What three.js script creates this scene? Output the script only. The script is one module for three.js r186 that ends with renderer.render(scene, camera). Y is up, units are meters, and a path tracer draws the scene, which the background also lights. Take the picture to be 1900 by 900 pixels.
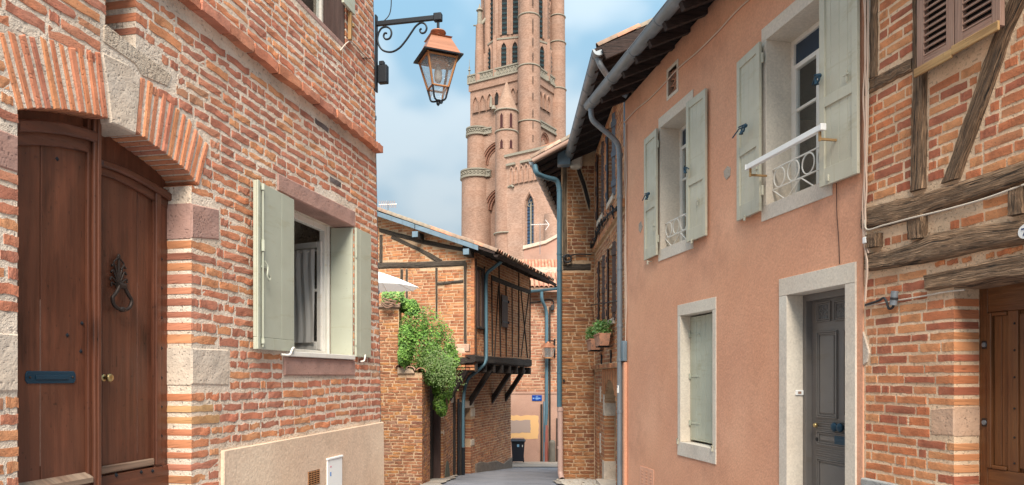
import * as THREE from 'three';
import { mergeGeometries, toCreasedNormals } from 'three/addons/utils/BufferGeometryUtils.js';
import { RoundedBoxGeometry } from 'three/addons/geometries/RoundedBoxGeometry.js';

// ---------- camera, sky, sun, exposure ----------
const F = 1350, CX = 950, HY = 697, EYE = 1.65;      // focal length and horizon in photo pixels
const scene = new THREE.Scene();
const camera = new THREE.PerspectiveCamera(2 * Math.atan(HY / F) * 180 / Math.PI, 1900 / (2 * HY), 0.1, 900);
camera.position.set(0, EYE, 0);
camera.setViewOffset(1900, 2 * HY, 0, 0, 1900, 900);
const renderer = new THREE.WebGLRenderer({ antialias: true });
renderer.toneMapping = THREE.LinearToneMapping;
renderer.toneMappingExposure = 1.9;
renderer.shadowMap.enabled = true;

function rng(seed) { let a = seed >>> 0; return () => { a = (a + 0x6D2B79F5) | 0; let t = Math.imul(a ^ (a >>> 15), 1 | a); t = (t + Math.imul(t ^ (t >>> 7), 61 | t)) ^ t; return ((t ^ (t >>> 14)) >>> 0) / 4294967296; }; }
function hash(x, y, s) { let h = Math.imul(x, 374761393) + Math.imul(y, 668265263) + Math.imul(s, 974634777); h = Math.imul(h ^ (h >>> 13), 1274126177); return ((h ^ (h >>> 16)) >>> 0) / 4294967296; }
const sm = (t) => t * t * (3 - 2 * t), lerp = (a, b, t) => a + (b - a) * t, clamp = (x, a = 0, b = 1) => Math.min(b, Math.max(a, x));
function vn(x, y, px, py, s) {            // value noise, tiling with periods px, py
  const x0 = Math.floor(x), y0 = Math.floor(y), fx = sm(x - x0), fy = sm(y - y0), m = (a, b) => ((a % b) + b) % b;
  const a = m(x0, px), b = m(x0 + 1, px), c = m(y0, py), d = m(y0 + 1, py);
  return lerp(lerp(hash(a, c, s), hash(b, c, s), fx), lerp(hash(a, d, s), hash(b, d, s), fx), fy);
}
function fbm(u, v, px, py, oct, s) { let r = 0, w = .5, t = 0; for (let i = 0; i < oct; i++) { r += w * vn(u * px, v * py, px, py, s + i); t += w; w *= .55; px *= 2; py *= 2; } return r / t; }

{ // veiled blue sky: thin cloud over blue, brighter high up as such skies are
  const W = 1024, H = 512, d = new Float32Array(W * H * 4);
  for (let j = 0; j < H; j++) for (let i = 0; i < W; i++) {
    const el = (j + .5) / H * Math.PI - Math.PI / 2, az = (i + .5) / W;
    const s = Math.sin(el), k = Math.max(s, 0);
    let c = fbm(az, clamp(el / Math.PI + .5), 22, 20, 5, 11) * .6 + fbm(az, clamp(el / Math.PI + .5), 56, 40, 4, 31) * .4;
    c = sm(clamp((c - .40) / .2));
    const veil = clamp(1.0 - 2.0 * k + .8 * Math.max(0, k - .45) * 2, .1, 1);
    const w = clamp(veil * (.72 + .28 * c) + c * .6 * (1 - veil));
    const up = (1 + 2.6 * k) / 1.7;                     // the usual brightening of a clouded sky towards the zenith
    const blue = [.19 * up, .36 * up, .50 * up], white = [.56 * up, .63 * up, .67 * up];
    const o = (j * W + i) * 4;
    for (let q = 0; q < 3; q++) d[o + q] = (el < 0 ? [.30, .28, .25][q] : lerp(blue[q], white[q], w)) * SKYK();
    d[o + 3] = 1;
  }
  function SKYK() { return .70; }
  const t = new THREE.DataTexture(d, W, H, THREE.RGBAFormat, THREE.FloatType);
  t.mapping = THREE.EquirectangularReflectionMapping; t.magFilter = t.minFilter = THREE.LinearFilter; t.needsUpdate = true;
  scene.background = t; scene.environment = t;
}
const sun = new THREE.DirectionalLight(new THREE.Color(1, .91, .79), 4.1);
sun.position.set(3, 52, 36); sun.target.position.set(0, 2, -10);
sun.castShadow = true; sun.shadow.radius = 60; sun.shadow.mapSize.set(2048, 2048);
Object.assign(sun.shadow.camera, { left: -60, right: 60, top: 80, bottom: -60, near: 1, far: 260 });
scene.add(sun, sun.target);

// ---------- textures ----------
const toS = (x) => { x = clamp(x); return 255 * (x <= .0031308 ? 12.92 * x : 1.055 * Math.pow(x, 1 / 2.4) - .055); };
function tex(n, fn, per = 1, color = true) {
  const d = new Uint8Array(n * n * 4);
  for (let j = 0; j < n; j++) for (let i = 0; i < n; i++) {
    const c = fn((i + .5) / n, (j + .5) / n), o = (j * n + i) * 4;
    if (color) { d[o] = toS(c[0]); d[o + 1] = toS(c[1]); d[o + 2] = toS(c[2]); } else d[o] = d[o + 1] = d[o + 2] = 255 * clamp(c);
    d[o + 3] = 255;
  }
  const t = new THREE.DataTexture(d, n, n, THREE.RGBAFormat);
  t.wrapS = t.wrapT = THREE.RepeatWrapping; t.magFilter = THREE.LinearFilter; t.minFilter = THREE.LinearMipmapLinearFilter; t.generateMipmaps = true;
  if (color) t.colorSpace = THREE.SRGBColorSpace;
  if (per.length) t.repeat.set(1 / per[0], 1 / per[1]); else t.repeat.set(1 / per, 1 / per);
  t.needsUpdate = true; return t;
}
const grey = (m, r = 1, g = 1, b = 1) => [m * r, m * g, m * b];
const T = {};
{
  const pits = (u, v, n, s, th) => { const a = vn(u * n, v * n, n, n, s); return a > th ? (a - th) / (1 - th) : 0; };
  T.clay = tex(512, (u, v) => { const a = fbm(u, v, 6, 6, 6, 3), b = fbm(u, v, 3, 3, 4, 40), p = pits(u, v, 110, 5, .8), w = pits(u, v, 60, 77, .83);
    const m = clamp(.42 + .72 * a - .42 * p + .28 * w); return [m, m * (.84 + .3 * b + .1 * w), m * (.76 + .42 * b + .16 * w)]; }, 1);
  T.clayB = tex(512, (u, v) => clamp(.2 + .8 * fbm(u, v, 14, 14, 6, 3) - .45 * pits(u, v, 110, 5, .8) - .3 * pits(u, v, 50, 9, .8)), 1, false);
  T.sand = tex(512, (u, v) => { const a = fbm(u, v, 5, 5, 6, 13), g = hash(Math.floor(u * 512), Math.floor(v * 512), 2), p = pits(u, v, 90, 15, .74), b = fbm(u, v, 3, 3, 4, 14);
    const m = clamp(.46 + .46 * a + .2 * (g - .5) - .34 * p + .16 * b); return [m, m * (.90 + .12 * b), m * (.82 + .24 * b)]; }, 1.3);
  T.sandB = tex(512, (u, v) => clamp(.5 * fbm(u, v, 14, 14, 5, 13) + .45 * fbm(u, v, 70, 70, 3, 18) + .25 * hash(Math.floor(u * 512), Math.floor(v * 512), 2) - .4 * pits(u, v, 90, 15, .74)), 1.3, false);
  T.roughcast = tex(1024, (u, v) => { const a = fbm(u, v, 3, 3, 6, 23), b = fbm(u, v, 3, 3, 6, 24), g = fbm(u, v, 160, 160, 2, 25), st = Math.max(0, fbm(u, v, 7, 4, 5, 27) - .6) * .8;
    const m = clamp(.68 + .2 * a + .2 * (g - .5) - .55 * st); return [m, m * (.89 + .12 * a + .07 * b), m * (.83 + .16 * a + .16 * b)]; }, 2.7);
  T.roughcastB = tex(1024, (u, v) => clamp(.75 * fbm(u, v, 150, 150, 3, 25) + .3 * fbm(u, v, 12, 12, 4, 26)), 2.7, false);
  T.stone = tex(512, (u, v) => { const a = fbm(u, v, 5, 5, 6, 33), p = pits(u, v, 70, 35, .8), g = hash(Math.floor(u * 512), Math.floor(v * 512), 4), b = fbm(u, v, 3, 4, 4, 36);
    const m = clamp(.56 + .44 * a - .35 * p + .1 * (g - .5)); return [m, m * (.93 + .09 * b), m * (.86 + .2 * b)]; }, .8);
  T.stoneB = tex(512, (u, v) => clamp(.8 * fbm(u, v, 10, 10, 6, 33) + .2 * fbm(u, v, 60, 60, 3, 38) - .3 * pits(u, v, 70, 35, .8)), .8, false);
  T.paint = tex(512, (u, v) => { const a = fbm(u, v, 4, 3, 5, 43), d = Math.max(0, fbm(u, v, 30, 5, 5, 44) - .62) * 1.8, s = pits(u, v, 90, 45, .93);
    const m = clamp(.78 + .25 * a - d * .22 - .35 * s); return [m, m * (.97 + .04 * a - .1 * d), m * (.92 + .1 * a - .3 * d)]; }, 1.1);
  const grain = (u, v, s) => { const w = fbm(u, v, 2, 4, 3, s); return fbm(u + .01 * w, v + .05 * w, 3, 40, 5, s + 3); };
  T.wood = tex(512, (u, v) => { const g = grain(u, v, 53), b = fbm(u, v, 3, 5, 4, 57), p = pits(u, v, 40, 59, .93); const m = clamp(.4 + .5 * g + .35 * (b - .4) - .3 * p); return [m, m * (.86 + .25 * b), m * (.8 + .35 * b)]; }, [1.2, .45]);
  T.oldWood = tex(1024, (u, v) => { const g = grain(u, v, 153), b = fbm(u, v, 3, 3, 6, 157), q = Math.max(0, fbm(u, v, 6, 14, 5, 158) - .54) * 3.2, k = Math.max(0, fbm(u, v, 4, 9, 5, 160) - .55) * 2.4, p = pits(u, v, 60, 159, .9); const m = clamp(.30 + .5 * g + .55 * (b - .45) - .45 * k - .35 * p); return [clamp(m + q * .28), clamp(m * (.82 + .3 * b) + q * .24), clamp(m * (.74 + .4 * b) + q * .22)]; }, [1.9, 1.1]);
  T.woodB = tex(512, (u, v) => clamp(grain(u, v, 53)), [1.2, .45], false);
  const weath = (u, v) => { const w = fbm(u, v, 3, 4, 4, 63), y = v + .012 * w, g = .4 * fbm(u, y, 5, 70, 4, 65) + .6 * fbm(u, y, 18, 190, 2, 66); const c = fbm(u, y, 7, 60, 3, 68); const k = fbm(u, y, 2, 16, 3, 69), sp = clamp(1 - Math.abs(k - .52) / .007) * (vn(u * 6, v * 9, 6, 9, 70) > .55 ? 1 : 0); return [g, Math.max(sp * 1.6, c > .66 ? clamp((c - .66) * 12) : 0), w]; };
  T.timber = tex(1024, (u, v) => { const [g, c, w] = weath(u, v), s = Math.max(0, fbm(u, v + .012 * w, 12, 110, 3, 71) - .58) * 2.6; const m = clamp(-.1 + 1.0 * g - .3 * c + .3 * (w - .5)) ; return [clamp(m * 1.0 + s * .5), clamp(m * (.78 + .2 * w) + s * .5), clamp(m * (.58 + .35 * w) + s * .52)]; }, [1.6, .5]);
  T.timberB = tex(1024, (u, v) => { const [g, c] = weath(u, v); return clamp(g - .6 * c); }, [1.6, .5], false);
  T.metal = tex(256, (u, v) => { const a = fbm(u, v, 3, 6, 5, 81), s = Math.max(0, fbm(u, v, 14, 3, 4, 82) - .6); const m = clamp(.66 + .36 * a - s); return [m, m, m * (1 + .06 * a)]; }, .7);
  T.tile = tex(512, (u, v) => { const a = fbm(u, v, 5, 5, 6, 91), l = Math.max(0, fbm(u, v, 14, 14, 5, 92) - .55) * 3.2; const m = clamp(.45 + .6 * a); return [clamp(m * (1 - l * .55)), clamp(m * (1 - l * .4)), clamp(m * (1 - l * .28))]; }, .8);
  T.asphalt = tex(512, (u, v) => { const a = fbm(u, v, 4, 4, 6, 101), g = hash(Math.floor(u * 512), Math.floor(v * 512), 6), b = fbm(u, v, 7, 3, 4, 103); const m = clamp(.5 + .5 * a + .4 * (g - .5)); return [m * (.93 + .1 * b), m * (.95 + .05 * b), m]; }, 2.2);
  T.asphaltB = tex(512, (u, v) => clamp(.4 * fbm(u, v, 8, 8, 4, 101) + .6 * fbm(u, v, 90, 90, 2, 104)), 2.2, false);
  // brickwork too far off to tell the bricks apart: fine courses
  T.course = tex(1024, (u, v) => { const n = 64, r = Math.floor(v * n), fy = v * n - r, nb = 26, x = u * nb + (r % 2) * .5, i = Math.floor(x) % nb, fx = x - Math.floor(x), h = hash(i, r, 7), a = fbm(u, v, 4, 4, 5, 111);
    const b = fbm(u, v, 2, 9, 5, 113), put = hash(Math.floor(u * 9), Math.floor(v * 8), 8) > .86 && (Math.abs(u * 9 % 1 - .5) < .03) && (Math.abs(v * 8 % 1 - .5) < .04); const j = fy < .22 || fx < .09; const m = clamp((j ? .9 : .62 + .3 * h) * (.74 + .4 * a)); return put ? [.2, .14, .12] : [m, m * (j ? .97 : .9 + .06 * h) * (.93 + .12 * b), m * (j ? .93 : .84 + .12 * h) * (.88 + .2 * b)]; }, 9);
}
const lin = (r, g, b) => new THREE.Color().setRGB(r, g, b);
const mat = (c, o = {}) => new THREE.MeshStandardMaterial({ color: lin(...c), roughness: .9, ...o });
const texd = (c, t, b, s, o = {}) => mat(c, { map: T[t], ...(b ? { bumpMap: T[b], bumpScale: s } : {}), ...o });
const M = {
  limeMortar: texd([.92, .79, .645], 'sand', 'sandB', .012), warmMortar: texd([.95, .70, .47], 'sand', 'sandB', .009), tanMortar: texd([.70, .49, .31], 'sand', 'sandB', .008), paleMortar: texd([.62, .45, .32], 'sand', 'sandB', .008),
  pink: texd([.88, .445, .27], 'roughcast', 'roughcastB', .0035), cream: texd([.84, .62, .44], 'roughcast', 'roughcastB', .0035), surround: texd([.84, .75, .62], 'roughcast', 'roughcastB', .0025), farPlaster: texd([.55, .33, .245], 'roughcast', 'roughcastB', .004),
  whiteStone: texd([.74, .62, .50], 'stone', 'stoneB', .012), purpleStone: texd([.50, .30, .245], 'stone', 'stoneB', .009), towerStone: texd([.36, .33, .265], 'stone', 'stoneB', .05),
  greyPaint: texd([.56, .54, .435], 'paint', null, 0, { roughness: .6 }), sagePaint: texd([.50, .52, .42], 'paint', null, 0, { roughness: .6 }), whitePaint: texd([.84, .81, .75], 'paint', null, 0, { roughness: .5 }),
  doorWood: texd([.19, .066, .035], 'oldWood', 'woodB', .002, { roughness: .42 }), oakDoor: texd([.21, .078, .024], 'wood', 'woodB', .003, { roughness: .5 }), brownShutter: texd([.085, .045, .038], 'wood', 'woodB', .002, { roughness: .7 }), louvreWood: texd([.44, .27, .20], 'wood', 'woodB', .003, { roughness: .8 }), yellowWood: texd([.55, .33, .14], 'wood', 'woodB', .003),
  timber: texd([.54, .365, .235], 'timber', 'timberB', .025), greyTimber: texd([.42, .34, .26], 'timber', 'timberB', .012), darkTimber: texd([.16, .135, .115], 'timber', 'timberB', .012), blackTimber: texd([.075, .06, .055], 'timber', 'timberB', .008), eaveTimber: texd([.085, .055, .05], 'timber', 'timberB', .008), greyDoor: texd([.165, .15, .14], 'paint', null, 0, { roughness: .45 }),
  zinc: texd([.26, .29, .31], 'metal', null, 0, { roughness: .5, metalness: .35 }), teal: texd([.10, .20, .25], 'metal', null, 0, { roughness: .5, metalness: .2 }), blueMetal: texd([.22, .31, .37], 'metal', null, 0, { roughness: .5, metalness: .3 }), pinkPipe: texd([.62, .40, .32], 'metal', null, 0, { roughness: .6 }),
  iron: mat([.018, .022, .028], { roughness: .5, metalness: .5 }), darkIron: mat([.05, .036, .03], { roughness: .55, metalness: .6 }), blueIron: mat([.012, .05, .085], { roughness: .45, metalness: .3 }), brass: mat([.5, .36, .16], { roughness: .35, metalness: .9 }),
  copper: texd([.46, .20, .11], 'metal', null, 0, { roughness: .45, metalness: .5 }), rust: texd([.42, .19, .07], 'metal', null, 0, { roughness: .8 }),
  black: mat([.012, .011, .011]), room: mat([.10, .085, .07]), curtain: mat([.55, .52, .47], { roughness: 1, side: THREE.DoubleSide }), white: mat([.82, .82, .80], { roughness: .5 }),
  tile: texd([.62, .30, .185], 'tile'), paleTile: texd([.66, .42, .30], 'tile'), darkTile: texd([.36, .24, .17], 'tile'), mossTile: texd([.34, .27, .2], 'tile'),
  asphalt: texd([.27, .275, .30], 'asphalt', 'asphaltB', .006), paving: texd([.48, .42, .35], 'asphalt', 'asphaltB', .01), tower: texd([.41, .265, .20], 'course'), farBrick: texd([.36, .18, .125], 'course'),
  glass: new THREE.MeshPhysicalMaterial({ color: lin(.95, .97, .97), roughness: .03, transmission: 1, thickness: 0, ior: 1.5 }),
  frosted: new THREE.MeshPhysicalMaterial({ color: lin(.92, .93, .92), roughness: .38, transmission: .9, thickness: 0, ior: 1.5 }),
  darkGlass: mat([.02, .045, .085], { roughness: .12 }), cable: mat([.60, .44, .34], { roughness: .7 }), paleCable: mat([.58, .50, .41], { roughness: .6 }), blackCable: mat([.02, .02, .022], { roughness: .6 }),
};

// ---------- frames and helpers ----------
class Wall {                                   // a vertical plane: local x to the right as seen from the street, y up, z outward
  constructor(ox, oz, ex, ez) { const l = Math.hypot(ex, ez); this.o = [ox, oz]; this.e = [ex / l, ez / l]; this.n = [ez / l, -ex / l];
    this.m = new THREE.Matrix4().makeRotationY(Math.atan2(this.e[1], this.e[0])).setPosition(ox, 0, -oz); }
  p(px, py, off = 0) { const r = (px - CX) / F, t = (off + this.o[0] * this.n[0] + this.o[1] * this.n[1]) / (r * this.n[0] + this.n[1]);
    return [(t * r - this.o[0]) * this.e[0] + (t - this.o[1]) * this.e[1], EYE + (HY - py) / F * t]; }
  u(px, off = 0) { return this.p(px, HY, off)[0]; }
  v(px, py, off = 0) { return this.p(px, py, off)[1]; }
  pts(list, off = 0) { return list.map(([a, b]) => this.p(a, b, off)); }
  pix(u, v, off = 0) { const x = this.o[0] + this.e[0] * u + this.n[0] * off, z = this.o[1] + this.e[1] * u + this.n[1] * off; return [CX + F * x / z, HY - F * (v - EYE) / z, z]; }
}
const at = (px, py, z) => new THREE.Vector3((px - CX) / F * z, EYE + (HY - py) / F * z, -z);
const taken = {};
const numbered = (n) => { const k = taken[n] = (taken[n] ?? -1) + 1; return k ? n + '_' + String(k).padStart(3, '0') : n; };
function thing(name, label, category, W, y = 0, group) {
  const g = new THREE.Group(); g.name = numbered(name); g.userData = { label, category }; if (group) g.userData.group = group;
  if (W instanceof Wall) { W.m.decompose(g.position, g.quaternion, g.scale); g.position.y = y; } else if (W) g.position.copy(W);
  g.updateMatrix(); scene.add(g); return g;
}
function add(name, geo, m, parent, W) {         // W: the frame in which the geometry was written (default: the parent's own; null: world)
  const o = new THREE.Mesh(geo, m); o.name = name; o.castShadow = o.receiveShadow = true; fit(o, parent, W); parent.add(o); return o;
}
function fit(o, parent, W) { if (W !== undefined) { const m = parent.matrix.clone().invert(); if (W) m.multiply(W.m); m.decompose(o.position, o.quaternion, o.scale); } o.updateMatrix(); }
function grp(name, parent, W) { const g = new THREE.Group(); g.name = name; fit(g, parent, W); parent.add(g); return g; }
function triUV(g, swap) {                       // uv in metres from the face direction; swap turns the grain
  if (g.index) g = g.toNonIndexed(); const p = g.attributes.position, n = p.count, uv = new Float32Array(n * 2), a = new THREE.Vector3(), b = new THREE.Vector3(), c = new THREE.Vector3();
  for (let i = 0; i < n; i += 3) { a.fromBufferAttribute(p, i); b.fromBufferAttribute(p, i + 1); c.fromBufferAttribute(p, i + 2); b.sub(a); c.sub(a); b.cross(c);
    const x = Math.abs(b.x), y = Math.abs(b.y), z = Math.abs(b.z);
    for (let k = 0; k < 3; k++) { const X = p.getX(i + k), Y = p.getY(i + k), Z = p.getZ(i + k); let s, t; if (z >= x && z >= y) { s = X; t = Y; } else if (x >= y) { s = Z; t = Y; } else { s = X; t = Z; }
      uv[(i + k) * 2] = swap ? t : s; uv[(i + k) * 2 + 1] = swap ? s : t; } }
  g.setAttribute('uv', new THREE.BufferAttribute(uv, 2)); return g;
}
const box = (x0, x1, y0, y1, z0, z1, swap, r = 0) => { const w = Math.abs(x1 - x0), h = Math.abs(y1 - y0), d = Math.abs(z1 - z0); r = Math.min(r, w * .45, h * .45, d * .45);
  const g = r > 0 ? new RoundedBoxGeometry(w, h, d, 1, r) : new THREE.BoxGeometry(w, h, d); g.translate((x0 + x1) / 2, (y0 + y1) / 2, (z0 + z1) / 2); return triUV(g, swap); };
function prism(poly, z0, z1, bevel = 0, holes, swap) {
  const s = new THREE.Shape(poly.map(([x, y]) => new THREE.Vector2(x, y))); for (const h of holes || []) s.holes.push(new THREE.Path(h.map(([x, y]) => new THREE.Vector2(x, y))));
  const g = new THREE.ExtrudeGeometry(s, { depth: z1 - z0 - bevel * 2, bevelEnabled: bevel > 0, bevelSize: bevel, bevelThickness: bevel, bevelOffset: -bevel, bevelSegments: 1, curveSegments: 6 });
  g.translate(0, 0, z0 + bevel); return triUV(g, swap);
}
const rect = (u0, u1, v0, v1) => [[u0, v0], [u1, v0], [u1, v1], [u0, v1]];
function merge(list) { const l = list.map((g) => { g = g.index ? g.toNonIndexed() : g; for (const k of Object.keys(g.attributes)) if (!['position', 'normal', 'uv', 'color'].includes(k)) g.deleteAttribute(k); return g; }); return mergeGeometries(l); }
const V = (x, y, z) => new THREE.Vector3(x, y, z);
function tube(pts, r, bend = 0, seg = 8) {      // a pipe along a polyline with rounded bends
  const path = new THREE.CurvePath(); const P = pts.map((p) => p.isVector3 ? p : V(...p)); let cur = P[0];
  for (let i = 1; i < P.length; i++) {
    if (i < P.length - 1 && bend > 0) { const a = P[i].clone().sub(P[i - 1]), b = P[i + 1].clone().sub(P[i]), k = Math.min(bend, a.length() * .48, b.length() * .48);
      const q = P[i].clone().sub(a.setLength(k)), w = P[i].clone().add(b.setLength(k)); path.add(new THREE.LineCurve3(cur, q)); path.add(new THREE.QuadraticBezierCurve3(q, P[i].clone(), w)); cur = w;
    } else { path.add(new THREE.LineCurve3(cur, P[i])); cur = P[i]; } }
  const geos = path.curves.map((c) => new THREE.TubeGeometry(c, c.isQuadraticBezierCurve3 ? 6 : 1, r, seg, false)); return merge(geos);
}
function spline(pts, r, n = 30, seg = 6) { return new THREE.TubeGeometry(new THREE.CatmullRomCurve3(pts.map((p) => p.isVector3 ? p : V(...p))), n, r, seg, false); }
function resample(line, n) { const L = [0]; for (let i = 1; i < line.length; i++) L.push(L[i - 1] + Math.hypot(line[i][0] - line[i - 1][0], line[i][1] - line[i - 1][1])); const out = [];
  for (let k = 0; k < n; k++) { const s = L[L.length - 1] * k / (n - 1); let i = 1; while (i < L.length - 1 && L[i] < s) i++; const t = (s - L[i - 1]) / (L[i] - L[i - 1] || 1); out.push([lerp(line[i - 1][0], line[i][0], t), lerp(line[i - 1][1], line[i][1], t)]); } return out; }
function timber(A, B, z0, z1, seed = 1, amp = .008, n = 26) {    // a hewn beam between two edge lines, uneven along its length
  const a = resample(A, n), b = resample(B, n), prof = [[0, 0], [0, .5], [.03, .86], [.16, 1], [.38, .985], [.62, 1], [.84, 1], [.97, .86], [1, .5], [1, 0]], m = prof.length, pos = [], uv = [], idx = [];
  const wid = Math.hypot(a[0][0] - b[0][0], a[0][1] - b[0][1]); let s = 0;
  for (let i = 0; i < n; i++) { if (i) s += Math.hypot((a[i][0] + b[i][0] - a[i - 1][0] - b[i - 1][0]) / 2, (a[i][1] + b[i][1] - a[i - 1][1] - b[i - 1][1]) / 2);
    for (let k = 0; k < m; k++) { const [t, d] = prof[k], w1 = (fbm(i / n, k / m, 7, 5, 3, seed) - .5) * 2 * amp, w2 = (fbm(i / n, k / m, 9, 6, 3, seed + 9) - .5) * 2 * amp; const tt = t + w1 / wid;
      pos.push(lerp(a[i][0], b[i][0], tt), lerp(a[i][1], b[i][1], tt), z0 + (z1 - z0) * d + w2 * d); uv.push(s + seed * .37, t * wid + (t <= 0 || t >= 1 ? d * .1 : 0) + seed * .13); } }
  for (let i = 0; i < n - 1; i++) for (let k = 0; k < m - 1; k++) { const q = i * m + k; idx.push(q, q + 1, q + m, q + 1, q + m + 1, q + m); }
  for (const e of [0, n - 1]) { const c = pos.length / 3; pos.push((a[e][0] + b[e][0]) / 2, (a[e][1] + b[e][1]) / 2, lerp(z0, z1, .5)); uv.push(0, 0); for (let k = 0; k < m - 1; k++) { const q = e * m + k; e ? idx.push(c, q, q + 1) : idx.push(c, q + 1, q); } }
  const g = new THREE.BufferGeometry(); g.setAttribute('position', new THREE.Float32BufferAttribute(pos, 3)); g.setAttribute('uv', new THREE.Float32BufferAttribute(uv, 2)); g.setIndex(idx);
  // face the street side whichever way the lines run
  const cr = (b[0][0] - a[0][0]) * (a[1][1] - a[0][1]) - (b[0][1] - a[0][1]) * (a[1][0] - a[0][0]); if (cr < 0) for (let i = 0; i < idx.length; i += 3) { const t = idx[i]; idx[i] = idx[i + 1]; idx[i + 1] = t; } g.setIndex(idx);
  return toCreasedNormals(g, .9);
}
const seg2 = (a, b, w) => { const dx = b[0] - a[0], dy = b[1] - a[1], l = Math.hypot(dx, dy), nx = -dy / l * w / 2, ny = dx / l * w / 2; return [[[a[0] + nx, a[1] + ny], [b[0] + nx, b[1] + ny]], [[a[0] - nx, a[1] - ny], [b[0] - nx, b[1] - ny]]]; };
const beamPoly = (l) => [...l[0], ...[...l[1]].reverse()];

// ---------- bricks ----------
function brickGeo(seed, nx, ny, jx, jy, jz, round) {          // a hand-made brick: uneven face and rim; the side towards the wall is open
  const r = rng(seed), pos = [], uv = [], idx = [], ou = r(), ov = r(), id = (i, j) => j * (nx + 1) + i;
  for (let j = 0; j <= ny; j++) for (let i = 0; i <= nx; i++) { const ex = i === 0 || i === nx, ey = j === 0 || j === ny; const x = i / nx - .5 + (ex ? (r() - .5) * 2 * jx : (r() - .5) * .4 / nx), y = j / ny - .5 + (ey ? (r() - .5) * 2 * jy : 0);
    pos.push(x * (ex ? .985 : 1), y, .5 - (ex || ey ? round * (.3 + r()) : 0) + (r() - .5) * jz); uv.push(ou + x * .42, ov + y * .12); }
  for (let j = 0; j < ny; j++) for (let i = 0; i < nx; i++) idx.push(id(i, j), id(i + 1, j), id(i + 1, j + 1), id(i, j), id(i + 1, j + 1), id(i, j + 1));
  const ring = []; for (let i = 0; i < nx; i++) ring.push(id(i, 0)); for (let j = 0; j < ny; j++) ring.push(id(nx, j)); for (let i = nx; i > 0; i--) ring.push(id(i, ny)); for (let j = ny; j > 0; j--) ring.push(id(0, j));
  const base = pos.length / 3; for (const q of ring) { pos.push(pos[q * 3], pos[q * 3 + 1], -.5); uv.push(uv[q * 2] + .03, uv[q * 2 + 1] + .05); }
  ring.forEach((q, k) => { const q2 = ring[(k + 1) % ring.length], b = base + k, b2 = base + (k + 1) % ring.length; idx.push(q, b, q2, b, b2, q2); });
  const g = new THREE.BufferGeometry(); g.setAttribute('position', new THREE.Float32BufferAttribute(pos, 3)); g.setAttribute('uv', new THREE.Float32BufferAttribute(uv, 2)); g.setIndex(idx); return toCreasedNormals(g, .45);
}
const BG = { rough: [], neat: [], far: [], roughDeep: [], neatDeep: [], farDeep: [] };       // the deep ones run back into a reveal
for (let i = 0; i < 16; i++) for (const [k, s] of [['', 1], ['Deep', .2]]) { BG['rough' + k].push(brickGeo(100 + i, 5, 2, .02, .13, .09 * s, .05 * s)); BG['neat' + k].push(brickGeo(200 + i, 5, 2, .012, .06, .05 * s, .035 * s)); }
for (let i = 0; i < 8; i++) for (const [k, s] of [['', 1], ['Deep', .2]]) BG['far' + k].push(brickGeo(300 + i, 2, 1, .02, .1, .06 * s, .06 * s));
const pal = (cols) => ({ cols, mats: cols.map(([r, g, b]) => texd([r, g, b], 'clay', 'clayB', .006, { roughness: .95 })), one: new THREE.MeshStandardMaterial({ vertexColors: true, map: T.clay, bumpMap: T.clayB, bumpScale: .005, roughness: .95 }) });
const PAL = {
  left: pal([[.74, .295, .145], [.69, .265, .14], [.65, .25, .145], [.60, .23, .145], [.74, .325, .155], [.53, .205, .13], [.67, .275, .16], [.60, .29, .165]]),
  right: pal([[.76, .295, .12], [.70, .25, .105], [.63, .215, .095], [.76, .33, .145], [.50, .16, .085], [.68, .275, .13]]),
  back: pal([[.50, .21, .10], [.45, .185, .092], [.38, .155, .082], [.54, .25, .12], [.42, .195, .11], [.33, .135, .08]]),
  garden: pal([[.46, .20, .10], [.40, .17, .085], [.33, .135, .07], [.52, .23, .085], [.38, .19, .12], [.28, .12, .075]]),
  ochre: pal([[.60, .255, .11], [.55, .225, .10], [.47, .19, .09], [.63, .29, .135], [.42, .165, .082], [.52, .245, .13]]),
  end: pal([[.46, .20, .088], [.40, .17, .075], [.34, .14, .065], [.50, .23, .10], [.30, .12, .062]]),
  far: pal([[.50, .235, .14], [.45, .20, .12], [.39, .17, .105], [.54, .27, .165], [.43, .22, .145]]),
};
const darkBrick = texd([.16, .125, .12], 'clay', 'clayB', .004), yellowBrick = texd([.62, .35, .16], 'clay', 'clayB', .004);
function blocked(hole, v) { const p = hole.poly, xs = []; for (let i = 0; i < p.length; i++) { const [x0, y0] = p[i], [x1, y1] = p[(i + 1) % p.length]; if ((y0 <= v) !== (y1 <= v)) xs.push(x0 + (x1 - x0) * (v - y0) / (y1 - y0)); } xs.sort((a, b) => a - b); const out = []; for (let i = 0; i + 1 < xs.length; i += 2) out.push([xs[i], xs[i + 1]]); return out; }
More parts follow.
